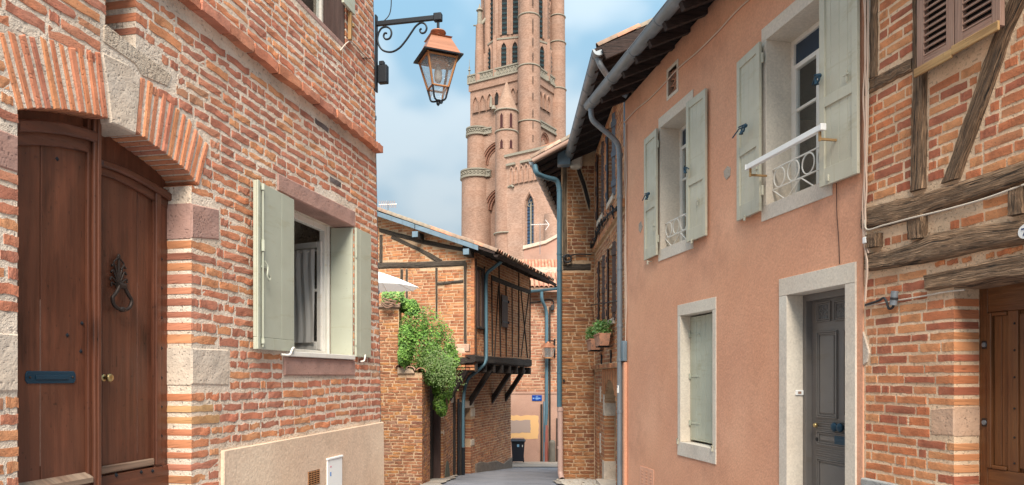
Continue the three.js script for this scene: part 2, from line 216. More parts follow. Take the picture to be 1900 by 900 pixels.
function lay({ v0, v1, u0, u1, course = .085, joint = .022, len = [.16, .34], vj = joint, holes = [], seed = 1, wob = .012, openL, openR, jit = .15 }) {
  const r = rng(seed), out = []; const U0 = typeof u0 === 'function' ? u0 : () => u0, U1 = typeof u1 === 'function' ? u1 : () => u1;
  for (let k = 0, v = v0; v + course * .6 < v1; k++) {
    const ch = course * (1 + (r() - .5) * jit), vc = v + ch / 2; v += ch; let iv = [];
    for (const h of holes) { let a = Infinity, b = -Infinity; const ss = [vc - ch * .42, vc, vc + ch * .42].map((q) => blocked(h, q)); const best = ss.reduce((p, q) => q.length > p.length ? q : p, ss[0]); if (best.length === 1) { for (const q of ss) for (const [x, y] of q) { a = Math.min(a, x); b = Math.max(b, y); } iv.push([a, b, h.open]); } else for (const [x, y] of best) iv.push([x, y, h.open]); }
    iv.sort((a, b) => a[0] - b[0]); const free = []; let cur = U0(vc), lo = !!openL; const end = U1(vc);
    for (const [a, b, o] of iv) { if (a > cur) free.push([cur, Math.min(a, end), lo, a < end ? o : !!openR]); if (b > cur) { cur = b; lo = o; } if (cur >= end) break; }
    if (cur < end) free.push([cur, end, lo, !!openR]);
    for (let [a, b, la, lb] of free) { a += la ? -.005 : joint * .7; b -= lb ? -.005 : joint * .7; if (b - a < .035) continue; let x = a, first = true;
      if (!la) { const s = r() * len[0] * .9; if (s > .05 && s < b - a - .1) { out.push({ u: x + s / 2, v: vc, w: s, h: ch - joint, open: la }); x += s + vj; first = false; } }
      while (x < b - .02) { let w = lerp(len[0], len[1], r()); if (r() < .16) w = len[0] * lerp(.45, .9, r()); if (b - x - w < len[0] * .5) w = b - x; if (w > len[1] * 1.3) w = (b - x) * .5 - vj / 2; 
        out.push({ u: x + w / 2, v: vc, w, h: (ch - joint) * lerp(.86, 1.08, r()), open: (first && la) || (x + w >= b - .001 && lb) }); x += w + vj * lerp(.7, 1.35, r()); first = false; } } }
  for (const b of out) { b.v += wob * (vn(b.u * 1.3 + 50, b.v * .35 + 9, 997, 997, seed) - .5) * 2; b.r = r; }
  return out;
}
function setBricks(parent, W, list, P, { kind = 'rough', proud = .004, limit = 300, seed = 5, depth = .05, openDepth = .24, rot = .02, extra = 0, off = 0, name = 'brick' } = {}) {
  const r = rng(seed), geos = BG[kind];
  for (const b of list) { const [x, y, z] = W.pix(b.u, b.v), [x2] = W.pix(b.u + b.w, b.v); b.vis = z > .3 && x > -40 && x < 1940 && y > -30 && y < 930; b.a = b.vis ? Math.abs(x2 - x) * b.h / z : 0;
    const s = vn(b.u * 1.1 + 40, b.v * 1.4 + 40, 999, 999, seed); b.t = Math.floor(clamp((r() * .68 + s * .62 - .15), 0, .999) * P.cols.length); b.g = (b.open ? BG[kind + 'Deep'] : geos)[Math.floor(r() * geos.length)]; b.z = proud * lerp(.55, 1.7, r()); b.rz = (r() - .5) * 2 * rot * Math.min(1, .2 / b.w); b.x = r(); b.fl = r() < .5 ? -1 : 1; }
  const sorted = [...list].sort((p, q) => q.a - p.a), ind = new Set(sorted.slice(0, limit).filter((b) => b.a > 0)), rest = [], col = new THREE.Color(), mx = new THREE.Matrix4(), q = new THREE.Quaternion(), Z = V(0, 0, 1);
  for (const b of list) { const d = b.open ? openDepth : depth; const pos = V(b.u, b.v, off + b.z - d / 2), sc = V(b.w, b.h, d); q.setFromAxisAngle(Z, b.open ? 0 : b.rz);
    if (ind.has(b)) { const m = b.x < extra * .6 ? darkBrick : b.x > 1 - extra * .4 ? yellowBrick : P.mats[b.t]; const o = new THREE.Mesh(b.g, m); o.name = name; o.castShadow = o.receiveShadow = true; o.position.copy(pos); o.quaternion.copy(q); o.scale.copy(sc); parent.add(o); }
    else { const g = b.g.clone(); g.applyMatrix4(mx.compose(pos, q, sc)); const c = P.cols[b.t], n = g.attributes.position.count, a = new Float32Array(n * 3), k = lerp(.9, 1.08, b.x); for (let i = 0; i < n; i++) { a[i * 3] = c[0] * k; a[i * 3 + 1] = c[1] * k; a[i * 3 + 2] = c[2] * k; } g.setAttribute('color', new THREE.BufferAttribute(a, 3)); rest.push(g); } }
  if (rest.length) { const o = add('smaller_bricks', merge(rest), P.one, parent); o.userData.kind = 'stuff'; }
}
function shell(t, W, u0, u1, v0, v1, th, depth, m, top = true) {   // the rest of a house behind its street wall
  add('side_wall', box(u0, u0 + .25, v0, v1, -depth, -th - .003), m, t, W); add('side_wall', box(u1 - .25, u1, v0, v1, -depth, -th - .003), m, t, W);
  add('rear_wall', box(u0 + .253, u1 - .253, v0, v1, -depth, -depth + .25), m, t, W); if (top) add('upper_floor', box(u0 + .253, u1 - .253, v1 - .3, v1 - .02, -depth + .253, -th - .003), M.room, t, W);
}
// ---------- ground ----------
const gY = (z) => { const k = [[-30, .6], [0, 0], [7, -.16], [12, -.45], [17, -.84], [20, -1.13], [25, -1.55], [31, -2.1], [36, -2.4], [60, -3.5], [140, -4], [700, -4]]; let i = 1; while (i < k.length - 1 && k[i][0] < z) i++; return lerp(k[i - 1][1], k[i][1], clamp((z - k[i - 1][0]) / (k[i][0] - k[i - 1][0]))); };
{
  const strip = (name, x0, x1, z0, z1, nx, nz, m, dy, edge = 0) => { const pos = [], uv = [], idx = []; for (let j = 0; j <= nz; j++) for (let i = 0; i <= nx; i++) { const z = lerp(z0, z1, j / nz), xa = typeof x0 === 'function' ? x0(z) : x0, xb = typeof x1 === 'function' ? x1(z) : x1; let x = lerp(xa, xb, i / nx); if (edge && (i === 0 || i === nx)) x += edge * (vn(z * 2.1, i + 3, 999, 999, 5) - .5);
      pos.push(x, gY(z) + dy + (nx > 10 ? .03 * (vn(x * .8 + 100, z * .7 + 50, 999, 999, 3) - .5) : 0), -z); uv.push(x, z); } for (let j = 0; j < nz; j++) for (let i = 0; i < nx; i++) { const q = j * (nx + 1) + i; idx.push(q, q + 1, q + nx + 2, q, q + nx + 2, q + nx + 1); }
    const g = new THREE.BufferGeometry(); g.setAttribute('position', new THREE.Float32BufferAttribute(pos, 3)); g.setAttribute('uv', new THREE.Float32BufferAttribute(uv, 2)); g.setIndex(idx); g.computeVertexNormals(); const o = add(name, g, m, scene); o.userData = { kind: 'structure' }; return o; };
  strip('ground', -400, 400, -40, 700, 2, 185, M.paving, -.06);
  strip('street', -6, 7, -12, 40, 40, 160, M.asphalt, 0);
  strip('paved_verge', 1.05, 2.0, 12.6, 17.5, 2, 40, M.paving, .03, .25);
  strip('paved_verge_001', -2.05, -1.52, 15.5, 25, 2, 40, M.paving, .03, .2);
  strip('cobbled_crossing', -1.5, 3.2, 26.2, 31.9, 4, 40, M.paving, .03, .4);
}
// small cobbles set at the foot of the right-hand houses
{ const r = rng(77), list = []; for (let i = 0; i < 420; i++) { const z = lerp(12.8, 17.4, r()), x = lerp(1.12, 1.95, r()); const g = new THREE.IcosahedronGeometry(.035 + .03 * r(), 1); g.scale(1, .45, 1 + r() * .4); g.rotateY(r() * 3); g.translate(x, gY(z) + .045, -z); list.push(triUV(g)); }
  const o = add('cobbles', merge(list), texd([.62, .55, .46], 'stone'), scene); o.userData = { kind: 'stuff', label: 'rounded cobbles along the foot of the right-hand brick houses', category: 'cobbles' }; }

// ---------- left brick house ----------
const L = new Wall(-.9784 * 3.26, .2066 * 3.26, .2066, .9784);
{
  const t = thing('brick_house', 'near brick house on the left with arched double door and sage shutters', 'house', L);
  const cb = L.p(706, 785), ct = L.p(692, 0), cu = (v) => cb[0] + (ct[0] - cb[0]) * (v - cb[1]) / (ct[1] - cb[1]);
  // openings
  const intr = L.pts([[31, 202], [67, 199], [125, 202], [170, 210], [202, 219], [250, 241], [272, 258], [310, 286], [345, 315], [369, 345]]);
  const extr = L.pts([[-8, 62], [35, 62], [100, 77], [145, 90], [187, 98], [258, 142], [270, 147], [307, 181], [345, 217], [388, 275]]);
  const uJL = L.u(32), uJR = L.u(355);
  const doorHole = [[uJL, -.35], [uJR, -.35], [uJR, intr[9][1] - .02], ...[...intr].reverse()]; doorHole[doorHole.length - 1] = [uJL, intr[0][1]];
  const wA = L.u(535), wB = L.u(656), wT = L.v(657, 421), wL = L.v(657, 662);
  const win = rect(wA, wB, wL, wT);
  const slit = [[L.u(195), L.v(195, 62)], [L.u(252), L.v(252, 100)], [L.u(252), 5.3], [L.u(195), 5.3]];
  const upB = L.u(641), up = rect(upB - 1.15, upB, 5.08, 6.7);
  const out = [[1.2, -.8], [cu(-.8), -.8], [cu(7.8), 7.8], [1.2, 7.8]];
  const wall = add('wall', prism(out, -.36, 0, 0, [doorHole, win, slit, up]), M.limeMortar, t);
  const sv0 = 4.205, sv1 = 4.285, dU = L.u(408), dV = L.v(560, 810);
  const stones = [[L.pts([[352, 376], [406, 388], [406, 446], [352, 441]]), M.purpleStone, 'stone_block', true], [L.pts([[355, 645], [424, 648], [424, 716], [355, 714]]), M.whiteStone, 'stone_block', true],
    [[[uJL - .28, L.v(20, 318)], [uJL, L.v(20, 318)], [uJL, L.v(28, 250)], [uJL - .28, L.v(20, 246)]], M.purpleStone, 'stone_block', true], [[[uJL - .3, L.v(20, 728)], [uJL, L.v(20, 728)], [uJL, L.v(20, 618)], [uJL - .3, L.v(20, 616)]], M.whiteStone, 'stone_block', true]];
  for (const [p, m, n, open] of stones) { const q = p.map(([a, b]) => [a, b]); if (open) { const us = q.map((x) => x[0]), mid = (Math.min(...us) + Math.max(...us)) / 2; for (const x of q) { if (mid > (uJL + uJR) / 2 && x[0] < mid) x[0] = uJR - .006; if (mid < (uJL + uJR) / 2 && x[0] > mid) x[0] = uJL + .006; } } add(n, prism(q, -.3, .008, .012), m, t); }
  const lint = L.pts([[514, 321], [658, 392.5], [658, 421], [514, 355]]); lint[2][1] = lint[3][1] = wT - .006;
  add('window_lintel', prism(lint, -.22, .012, .01), M.purpleStone, t);
  const sill = [[wA - .09, L.v(586, 697)], [wB + .01, L.v(586, 697)], [wB + .01, wL - .035], [wA - .09, wL - .035]];
  add('window_sill', prism(sill, -.2, .02, .012), M.purpleStone, t);
  add('window_board', box(wA - .04, wB - .05, wL - .033, wL + .012, -.24, .045, false, .006), M.whitePaint, t);
  const archBlock = [...extr, ...[...intr].reverse()];
  const stoneHoles = stones.map(([p]) => ({ poly: p }));
  const holes = [{ poly: doorHole, open: true }, { poly: win, open: true }, { poly: slit, open: true }, { poly: up, open: true }, { poly: archBlock }, ...stoneHoles, { poly: lint }, { poly: sill }, { poly: [[0, sv0 - .01], [9, sv0 - .01], [9, sv1 + .005], [0, sv1 + .005]] }, { poly: rect(dU, 9, -1, dV) }, { poly: L.pts([[190, 45], [197, 40], [330, 140], [320, 165], [262, 145], [190, 95]]) }];
  const list = lay({ v0: -.4, v1: 7.75, u0: 2.2, u1: (v) => cu(v), course: .081, joint: .030, vj: .019, len: [.14, .34], holes, seed: 4, wob: .02, openR: true });
  setBricks(wall, L, list.filter((b) => b.u > 2.4 && b.v > -.4 && b.v < 7), PAL.left, { kind: 'rough', extra: .02, proud: .0045, rot: .03 });
  // string course of projecting bricks
  { const m = add('string_course', box(1.2, cu(4.2) - .01, sv0 + .015, sv1 - .015, -.05, .056), M.limeMortar, t); const r = rng(9); let u = 2.5, i = 0; while (u < cu(4.2)) { const w = Math.min(lerp(.26, .40, r()), cu(4.2) + .02 - u); if (w < .08) break; const b = add('brick', BG.roughDeep[i % 12], PAL.left.mats[[2, 3, 6, 2, 1][i % 5]], m); b.position.set(u + w / 2, (sv0 + sv1) / 2 + (r() - .5) * .01, .01 + r() * .012); b.scale.set(w, sv1 - sv0, .13); u += w + .012; i++; } }
  // arch of the door: bricks on edge and a keystone
  { const arch = grp('door_arch', t); const r = rng(21); const part = (I, E, n, k0) => { const N = n * 8 + 1, a = resample(I, N), b = resample(E, N); for (let k = 0; k < n; k++) { const p = (q) => Math.round((k + q) * 8), g0 = .14, s = .011; const A0 = a[p(0)], A1 = a[p(1)], B0 = b[p(0)], B1 = b[p(1)]; const mix = (x, y, q) => [lerp(x[0], y[0], q), lerp(x[1], y[1], q)]; const j = () => (r() - .5) * .012;
        const i0 = mix(A0, A1, .12), i1 = mix(A0, A1, .78), e0 = mix(B0, B1, .2), e1 = mix(B0, B1, .76), m0 = mix(i0, e0, .5), m1 = mix(i1, e1, .5); const low = .006; add('voussoir_brick', prism([[i0[0] + j() * .5, i0[1] - low], [i1[0] + j() * .5, i1[1] - low], [m1[0] + j() * .6, m1[1]], [e1[0] + j(), e1[1] + j() * 2], [e0[0] + j(), e0[1] + j() * 2], [m0[0] + j() * .6, m0[1]]], -.26, .003 + r() * .012, .006), PAL.left.mats[[0, 1, 2, 6, 4, 1, 0, 3][(k * 5 + k0) % 8]], arch); } };
    part(intr.slice(0, 5), extr.slice(0, 5), 11, 0); part(intr.slice(5), extr.slice(5), 11, 3);
    const ks = L.pts([[204, 222], [251, 244], [256, 190], [258, 143], [236, 120], [187, 96], [197, 165]]); ks[0][1] -= .02; ks[1][1] -= .02; add('keystone', prism(ks, -.27, .011, .01), M.whiteStone, arch); }
  // lime render ledge above the keystone
  add('lime_ledge', prism(L.pts([[192, 48], [197, 46], [254, 92], [318, 140], [310, 160], [262, 140], [250, 118], [236, 108], [192, 78]]), -.05, .006, .003), texd([.70, .58, .45], 'sand', 'sandB', .02), t);
  // double door
  const ledgeWood = texd([.36, .24, .165], 'wood', 'woodB', .003), zl = -.12, zr = -.21, uM = L.u(176, zl), vD = -.30;
  { const leaf = add('door_leaf', box(uJL + .02, uM - .02, vD, intr[2][1] + .05, zl - .05, zl - .012, true), M.doorWood, t); const W = (x) => L.u(x, zl);
    const joint = W(75); for (const [a, b] of [[uJL + .02, joint - .003], [joint + .003, W(160)]]) add('plank', box(a, b, L.v(110, 886, zl), L.v(110, 262, zl), zl - .01, zl, true, .003), M.doorWood, leaf);
    add('weather_ledge', prism([[0, 0], [.05, -.03], [.05, -.06], [0, -.06]].map(([z, y]) => [z, y + L.v(110, 884, zl)]), 0, W(160) - uJL - .02), ledgeWood, leaf).rotation.y = Math.PI / 2; leaf.children.at(-1).position.set(uJL + .02, 0, zl + .0); leaf.children.at(-1).rotation.y = -Math.PI / 2; leaf.children.at(-1).position.x = W(160); 
    add('joint_filler', box(joint - .0016, joint + .0016, L.v(110, 860, zl), L.v(110, 560, zl), zl - .008, zl - .002), M.louvreWood, leaf);
    add('bottom_rail', box(uJL + .02, W(160), vD, L.v(110, 892, zl), zl - .008, zl + .028, false, .006), M.doorWood, leaf);
    const mt = L.pts([[20, 222], [60, 222], [110, 228], [150, 238], [178, 250]], zl), mb = L.pts([[20, 271], [60, 269], [110, 273], [150, 281], [178, 290]], zl); const md = mt.map((p, i) => [lerp(p[0], mb[i][0], .5), lerp(p[1], mb[i][1], .5)]);
    add('arched_moulding', merge([prism([...mt, ...[...mb].reverse()], zl - .01, zl + .02, .005), prism([...mt, ...[...md].reverse()], zl + .018, zl + .05, .01)]), M.doorWood, leaf);
    add('astragal', merge([box(W(158), W(182), vD, intr[4][1], zl - .02, zl + .02, true, .006), box(W(163), W(178), vD, intr[4][1], zl + .018, zl + .045, true, .01), box(W(168), W(174), vD, intr[4][1], zl + .04, zl + .056, true, .006)]), M.doorWood, leaf);
    // letter plate
    const [a0, b0] = L.p(46, 712, zl), [a1, b1] = L.p(139, 689, zl), c = .012; const pl = add('letter_plate', prism([[a0 + c, b0], [a1 - c, b0], [a1, b0 + c * 1.5], [a1, b1 - c * 1.5], [a1 - c, b1], [a0 + c, b1], [a0, b1 - c * 1.5], [a0, b0 + c * 1.5]], zl - .002, zl + .006, .002), M.blueIron, leaf);
    add('letter_flap', box(a0 + .06, a1 - .06, b0 + .022, b1 - .022, zl + .006, zl + .012, false, .002), M.blueIron, leaf); for (const u of [a0 + .025, a1 - .025]) { const s = new THREE.SphereGeometry(.007, 8, 6); s.translate(u, (b0 + b1) / 2, zl + .007); add('screw', s, M.darkIron, leaf); }
    for (const [x, y] of [[152, 600], [125, 622], [150, 652], [106, 295]]) { const [u, v] = L.p(x, y, zl); const g = new THREE.ConeGeometry(.016, .012, 4); g.rotateX(Math.PI / 2); g.translate(u, v, zl + .005); add('stud', g, M.iron, leaf); }
  }
  { const W = (x) => L.u(x, zr), leaf = add('door_leaf', box(uM, uJR + .02, vD, intr[5][1] + .03, zr - .05, zr - .014, true), M.doorWood, t); 
    const xs = [181, 189, 255, 283]; for (let i = 0; i < 3; i++) add('plank', box(W(xs[i]) + .002, W(xs[i + 1]) - .003, L.v(230, 862, zr), L.v(230, 316, zr), zr - .012, zr + (i === 1 ? .001 : 0), true, .004), M.doorWood, leaf);
    for (const x of [189, 255]) add('joint_filler', box(W(x) - .0016, W(x) + .0016, L.v(230, 845, zr), L.v(230, 520, zr), zr - .01, zr - .003), M.louvreWood, leaf);
    add('stile', merge([box(W(281), W(316), vD, L.v(300, 350, zr), zr - .01, zr + .02, true, .004), box(W(281), W(291), L.v(290, 862, zr), L.v(290, 356, zr), zr + .018, zr + .04, true, .01)]), M.doorWood, leaf);
    add('bottom_rail', box(W(181), W(316), vD, L.v(250, 872, zr), zr + .0, zr + .03, false, .005), M.doorWood, leaf);
    add('weather_ledge', box(W(181), W(281), L.v(230, 872, zr) + .001, L.v(230, 858, zr), zr, zr + .028, false, .009), ledgeWood, leaf);
    const mt = L.pts([[176, 296], [205, 305], [235, 318], [260, 331], [285, 346], [318, 366]], zr), mb = L.pts([[176, 322], [205, 331], [235, 345], [260, 359], [285, 375], [318, 396]], zr), md = mt.map((p, i) => [lerp(p[0], mb[i][0], .5), lerp(p[1], mb[i][1], .5)]);
    add('arched_moulding', merge([prism([...mt, ...[...mb].reverse()], zr - .01, zr + .025, .005), prism([...mt, ...[...md].reverse()], zr + .022, zr + .055, .01)]), M.doorWood, leaf);
    for (const y of [481, 535, 590, 646, 701, 755, 809, 866]) { const [u, v] = L.p(299, y, zr + .02); const g = new THREE.ConeGeometry(.017, .016, 4); g.rotateX(Math.PI / 2); g.translate(u, v, zr + .026); add('stud', g, M.iron, leaf); }
    for (const [x, y] of [[187, 884], [216, 882], [262, 876], [283, 874]]) { const [u, v] = L.p(x, y, zr + .03); const g = new THREE.ConeGeometry(.019, .018, 4); g.rotateX(Math.PI / 2); g.translate(u, v, zr + .036); add('stud', g, M.iron, leaf); }
    // knocker: a leafy palmette plate over a stirrup-shaped ring
    const kc = L.p(216, 525, zr), s = 1.0, K = grp('door_knocker', leaf); const z = zr + .012, parts = []; const q = (x, y) => V(kc[0] + x * s, kc[1] + y * s, z + .006);
    for (const sgn of [-1, 1]) { parts.push(spline([q(0, -.02), q(.03 * sgn, .04), q(.05 * sgn, .075), q(.068 * sgn, .06)], .007, 12)); parts.push(spline([q(0, -.02), q(.04 * sgn, .015), q(.068 * sgn, .03), q(.075 * sgn, .008)], .007, 12)); parts.push(spline([q(0, -.01), q(.02 * sgn, .07), q(.045 * sgn, .115), q(.062 * sgn, .10)], .007, 12)); parts.push(spline([q(0, -.02), q(.045 * sgn, -.01), q(.065 * sgn, -.005), q(.062 * sgn, -.03)], .006, 12)); parts.push(spline([q(.02 * sgn, .09), q(.045 * sgn, .125), q(.02 * sgn, .15), q(0, .165)], .006, 12)); }
    const tip = new THREE.SphereGeometry(.014, 8, 6); tip.scale(1, 1.4, .6); tip.translate(kc[0], kc[1] + .168, z + .006); parts.push(tip); parts.push(tube([q(0, -.03), q(0, .15)], .008));
    add('knocker_plate', merge(parts), M.darkIron, leaf); leaf.remove(K);
    const ring = spline([q(-.022, -.025), q(-.055, -.075), q(-.082, -.105), q(-.068, -.15), q(-.02, -.172), q(.03, -.172), q(.072, -.148), q(.085, -.105), q(.058, -.072), q(.022, -.025)].map((p) => p.setZ(z + .03)), .012, 44, 8); const hub = new THREE.CylinderGeometry(.02, .02, .06, 12); hub.rotateZ(Math.PI / 2); hub.translate(kc[0], kc[1] - .02, z + .026); const knob = new THREE.SphereGeometry(.02, 10, 8); knob.scale(1.5, .9, 1); knob.translate(kc[0], kc[1] - .172, z + .03);
    add('knocker_ring', merge([ring, hub, knob]), M.darkIron, leaf);
    const kn = L.p(192, 701, zr); const pr = new THREE.LatheGeometry([[0, .06], [.02, .057], [.028, .045], [.024, .032], [.011, .024], [.011, .006], [.022, .003], [.022, 0]].map((p) => new THREE.Vector2(...p)), 16); pr.rotateX(Math.PI / 2); pr.translate(kn[0], kn[1], zr + .002); add('door_knob', pr, M.brass, leaf);
  }
  add('door_step', box(uJL - .1, uJR + .1, -.5, vD - .003, -.3, .12, false, .015), M.whiteStone, t);
  // window in the reveal: fixed frame, one casement swung inwards, lace curtain
  { const zf = -.27, fT = wT + .02; const w = grp('window', t); const fr = .055; add('frame', merge([box(wB - .13, wB - .07, wL, wT, zf - .06, zf, true, .005), box(wB - .068, wB - .045, wL, wT, zf - .03, zf + .02, true, .005), box(wA, wB - .131, wT - .06, wT, zf - .06, zf, false, .005), box(wA, wB - .131, wL + .013, wL + .06, zf - .06, zf, false, .005), box(wA, wA + .06, wL + .061, wT - .061, zf - .06, zf, true, .005)]), M.whitePaint, w);
    const c = grp('casement', w); c.position.set(wB - .13, 0, zf - .03); c.rotation.y = -THREE.MathUtils.degToRad(106); const cw = .85, c0 = wL + .07, c1 = wT - .17; c.updateMatrix();
    const CF = merge([box(-.055, 0, c0, c1, -.02, .02, true, .004), box(-cw, -cw + .055, c0, c1, -.02, .02, true, .004), box(-cw + .056, -.056, c0, c0 + .09, -.02, .02, false, .004), box(-cw + .056, -.056, c1 - .06, c1, -.02, .02, false, .004), box(-cw + .056, -.056, c0 + .62, c0 + .65, -.015, .015, false, .004)]); 
    w.remove(c); const bake = (g) => g.applyMatrix4(c.matrix); add('casement_frame', bake(CF), M.whitePaint, w);
    add('pane', bake(box(-cw + .055, -.055, c0 + .091, c0 + .619, -.002, .002)), M.glass, w); add('pane', bake(box(-cw + .055, -.055, c0 + .651, c1 - .061, -.002, .002)), M.glass, w);
    const cg = new THREE.PlaneGeometry(cw - .12, c1 - c0 - .16, 60, 24), p = cg.attributes.position; for (let i = 0; i < p.count; i++) { const x = p.getX(i), y = p.getY(i); p.setZ(i, .006 * Math.sin(x * 60 + Math.sin(y * 5) * 1.2) + .002 * Math.sin(x * 170 + y * 9)); } cg.translate(-cw / 2, (c0 + c1) / 2, .05); cg.computeVertexNormals();
    add('lace_curtain', bake(cg), new THREE.MeshPhysicalMaterial({ color: lin(.8, .77, .72), roughness: 1, transmission: .3, thickness: 0, side: THREE.DoubleSide }), w); 
    add('curtain_rail', bake(tube([[-cw + .03, c1 - .1, .045], [-.02, c1 - .1, .045]], .008)), M.whitePaint, w);
  }
  // shutters: one leaf back on the wall, the other folded in two
  { const u0 = L.u(467, .05), v0 = L.v(500, 650, .05), v1 = L.v(500, 349, .05); const s = grp('shutter', t); s.position.set(wA, 0, .028); s.rotation.y = .05; const w = wA - u0 - .0;
    const nb = [[-w, -w + .13], [-w + .132, -.235], [-.233, 0]]; nb.forEach(([a, b], i) => add('board', box(a, b, v0 + .1, v1 - .002, 0, .028, true, .003), M.sagePaint, s)); add('bottom_rail', box(-w, 0, v0, v0 + .098, 0, .03, false, .004), M.sagePaint, s); add('edge_strip', box(-w - .004, -w + .035, v0, v1, .029, .045, true, .006), M.sagePaint, s);
    add('bolt_rod', tube([[-w + .075, v0 + .02, .045], [-w + .075, v1 - .03, .045]], .007), M.sagePaint, s); for (const [y, h] of [[.62, .09], [.05, .04], [.97, .05]]) { const g = new THREE.CylinderGeometry(.016, .016, h, 10); g.translate(-w + .075, lerp(v0, v1, y), .045); add('bolt_collar', g, M.sagePaint, s); }
    { const y = lerp(v0, v1, .46), x = -w + .1; add('bolt_handle', merge([spline([[x - .025, y + .09, .06], [x + .005, y + .05, .07], [x, y - .02, .07], [x + .03, y - .06, .07], [x + .045, y - .03, .07], [x + .02, y - .02, .07]], .007, 24), box(x - .03, x + .06, y + .04, y + .055, .03, .045)]), M.sagePaint, s); }
    add('stay_hook', spline([[-.17, v0 - .03, .03], [-.1, v0 - .03, .07], [-.07, v0 + .02, .08], [-.03, v0 + .03, .075], [-.02, v0 + .01, .07]], .010, 20), M.whitePaint, t).position.set(wA - .06, 0, .03);
    const q = grp('shutter', t), vq0 = L.v(657, 662), vq1 = wT - .012; add('inner_leaf', box(wB - .032, wB - .006, vq0, vq1, -.25, .0, true, .004), M.sagePaint, q); const q1 = L.u(688, .03); add('outer_leaf', box(wB + .004, wB + .09, vq0, vq1 + .0, .008, .034, true, .004), M.sagePaint, q); add('outer_leaf', box(wB + .093, q1, vq0, vq1, .008, .034, true, .004), M.sagePaint, q);
    for (const y of [.12, .8]) { const g = new THREE.CylinderGeometry(.010, .010, .09, 8); g.translate(wB + .0, lerp(vq0, vq1, y), .03); add('hinge', g, M.sagePaint, q); }
    add('stay_hook', spline([[wB + .15, vq0 - .05, .01], [wB + .16, vq0 - .04, .05], [wB + .18, vq0 + .02, .055], [wB + .2, vq0 + .015, .05]], .009, 16), M.whitePaint, t); }
  // slit window and the upper window
  { const a = L.u(195), b = L.u(252); add('slit_pane', box(a - .1, b + .1, 3.3, 5.3, -.34, -.33), M.darkGlass, t); }
  { const w = grp('upper_window', t); add('frame', merge([box(upB - 1.15, upB - 1.09, 5.08, 6.7, -.3, -.24, true), box(upB - .06, upB, 5.08, 6.7, -.3, -.24, true), box(upB - .62, upB - .55, 5.08, 6.7, -.3, -.24, true), box(upB - 1.089, upB - .061, 5.08, 5.15, -.299, -.241)]), M.whitePaint, w); add('pane', box(upB - 1.09, upB - .06, 5.15, 6.7, -.272, -.268), M.glass, w); 
    add('inner_shutter', box(upB - .035, upB - .006, 5.09, 6.69, -.235, -.004, true, .004), M.brownShutter, w);
    add('sill', box(upB - 1.149, upB - .001, 5.03, 5.082, -.24, .004, false, .008), M.purpleStone, w); const s = grp('shutter', t), y0 = L.v(640, 12, .03); add('board', box(upB - .16, upB + .11, y0, y0 + 1.3, .03, .058, true, .004), M.sagePaint, s); add('batten', box(upB + .02, upB + .06, L.v(645, 70, .03), y0 - .002, .015, .05, true, .006), M.yellowWood, s); add('catch', box(upB + .09, upB + .13, L.v(648, 50), L.v(648, 43), 0, .05, false, .008), M.yellowWood, s); }
  // rendered base with vent grille and meter cupboard
  { const d = add('rendered_base', prism([[dU, -.8], [cu(0) + .015, -.8], [cu(dV) + .015, L.v(706, 783)], [dU, L.v(408, 836)]], .001, .035, .006), M.cream, t); const z = .035;
    const g0 = L.p(571.5, 897, z), g1 = L.p(592, 873, z); const vt = L.v(582, 873, z), vb = L.v(582, 900, z); add('vent_recess', box(g0[0], g1[0], vb, vt, z - .004, z + .001), M.black, d); for (let i = 0; i < 7; i++) { const y = lerp(vb, vt, (i + .5) / 7); add('vent_bar', box(g0[0], g1[0], y - .004, y + .004, z + .001, z + .007), M.rust, d); } for (let i = 0; i <= 4; i++) { const x = lerp(g0[0], g1[0], i / 4); add('vent_bar', box(x - .003, x + .003, vb, vt, z + .001, z + .006), M.rust, d); }
    const m0 = L.u(606, z), m1 = L.u(633, z), mv = L.v(620, 851, z); add('meter_cupboard', merge([box(m0, m1, mv - .6, mv, z - .002, z + .012, false, .003), box(m0 - .01, m1 + .01, mv + .001, mv + .02, z - .002, z + .02, false, .004)]), M.white, d); add('cupboard_mark', box(m0 + .05, m0 + .075, mv - .16, mv - .12, z + .012, z + .0135), mat([.12, .25, .55]), d); add('cupboard_label', box(m0 + .045, m0 + .085, mv - .075, mv - .06, z + .012, z + .0135), mat([.7, .35, .4]), d); }
  // teal downpipe round the corner
  { const u = cu(3) + .035; add('downpipe', merge([tube([[cu(-.8) + .03, -.8, -.05], [cu(7.7) + .03, 7.7, -.05]], .042, 0, 12), ...[2.6, 4.6, 6.2].map((y) => tube([[cu(y) + .03, y, -.05], [cu(y) + .03, y + .04, -.05]], .052, 0, 12))]), M.teal, t); }
  add('cable', spline([L3(631, 94), L3(643, 80), L3(650, 77), L3(660, 84), L3(672, 98), L3(690, 116), L3(695, 122)].map((p) => p), .006, 40), M.paleCable, t);
  add('cable_clip', tube([L3(672, 108, .004), L3(688, 108, .03)], .005), M.darkIron, t);
  function L3(x, y, off = .02) { const [u, v] = L.p(x, y, off); return V(u, v, off); }
  shell(t, L, 1.2, cu(-.8), -.8, 7.8, .36, 6, M.limeMortar);
}
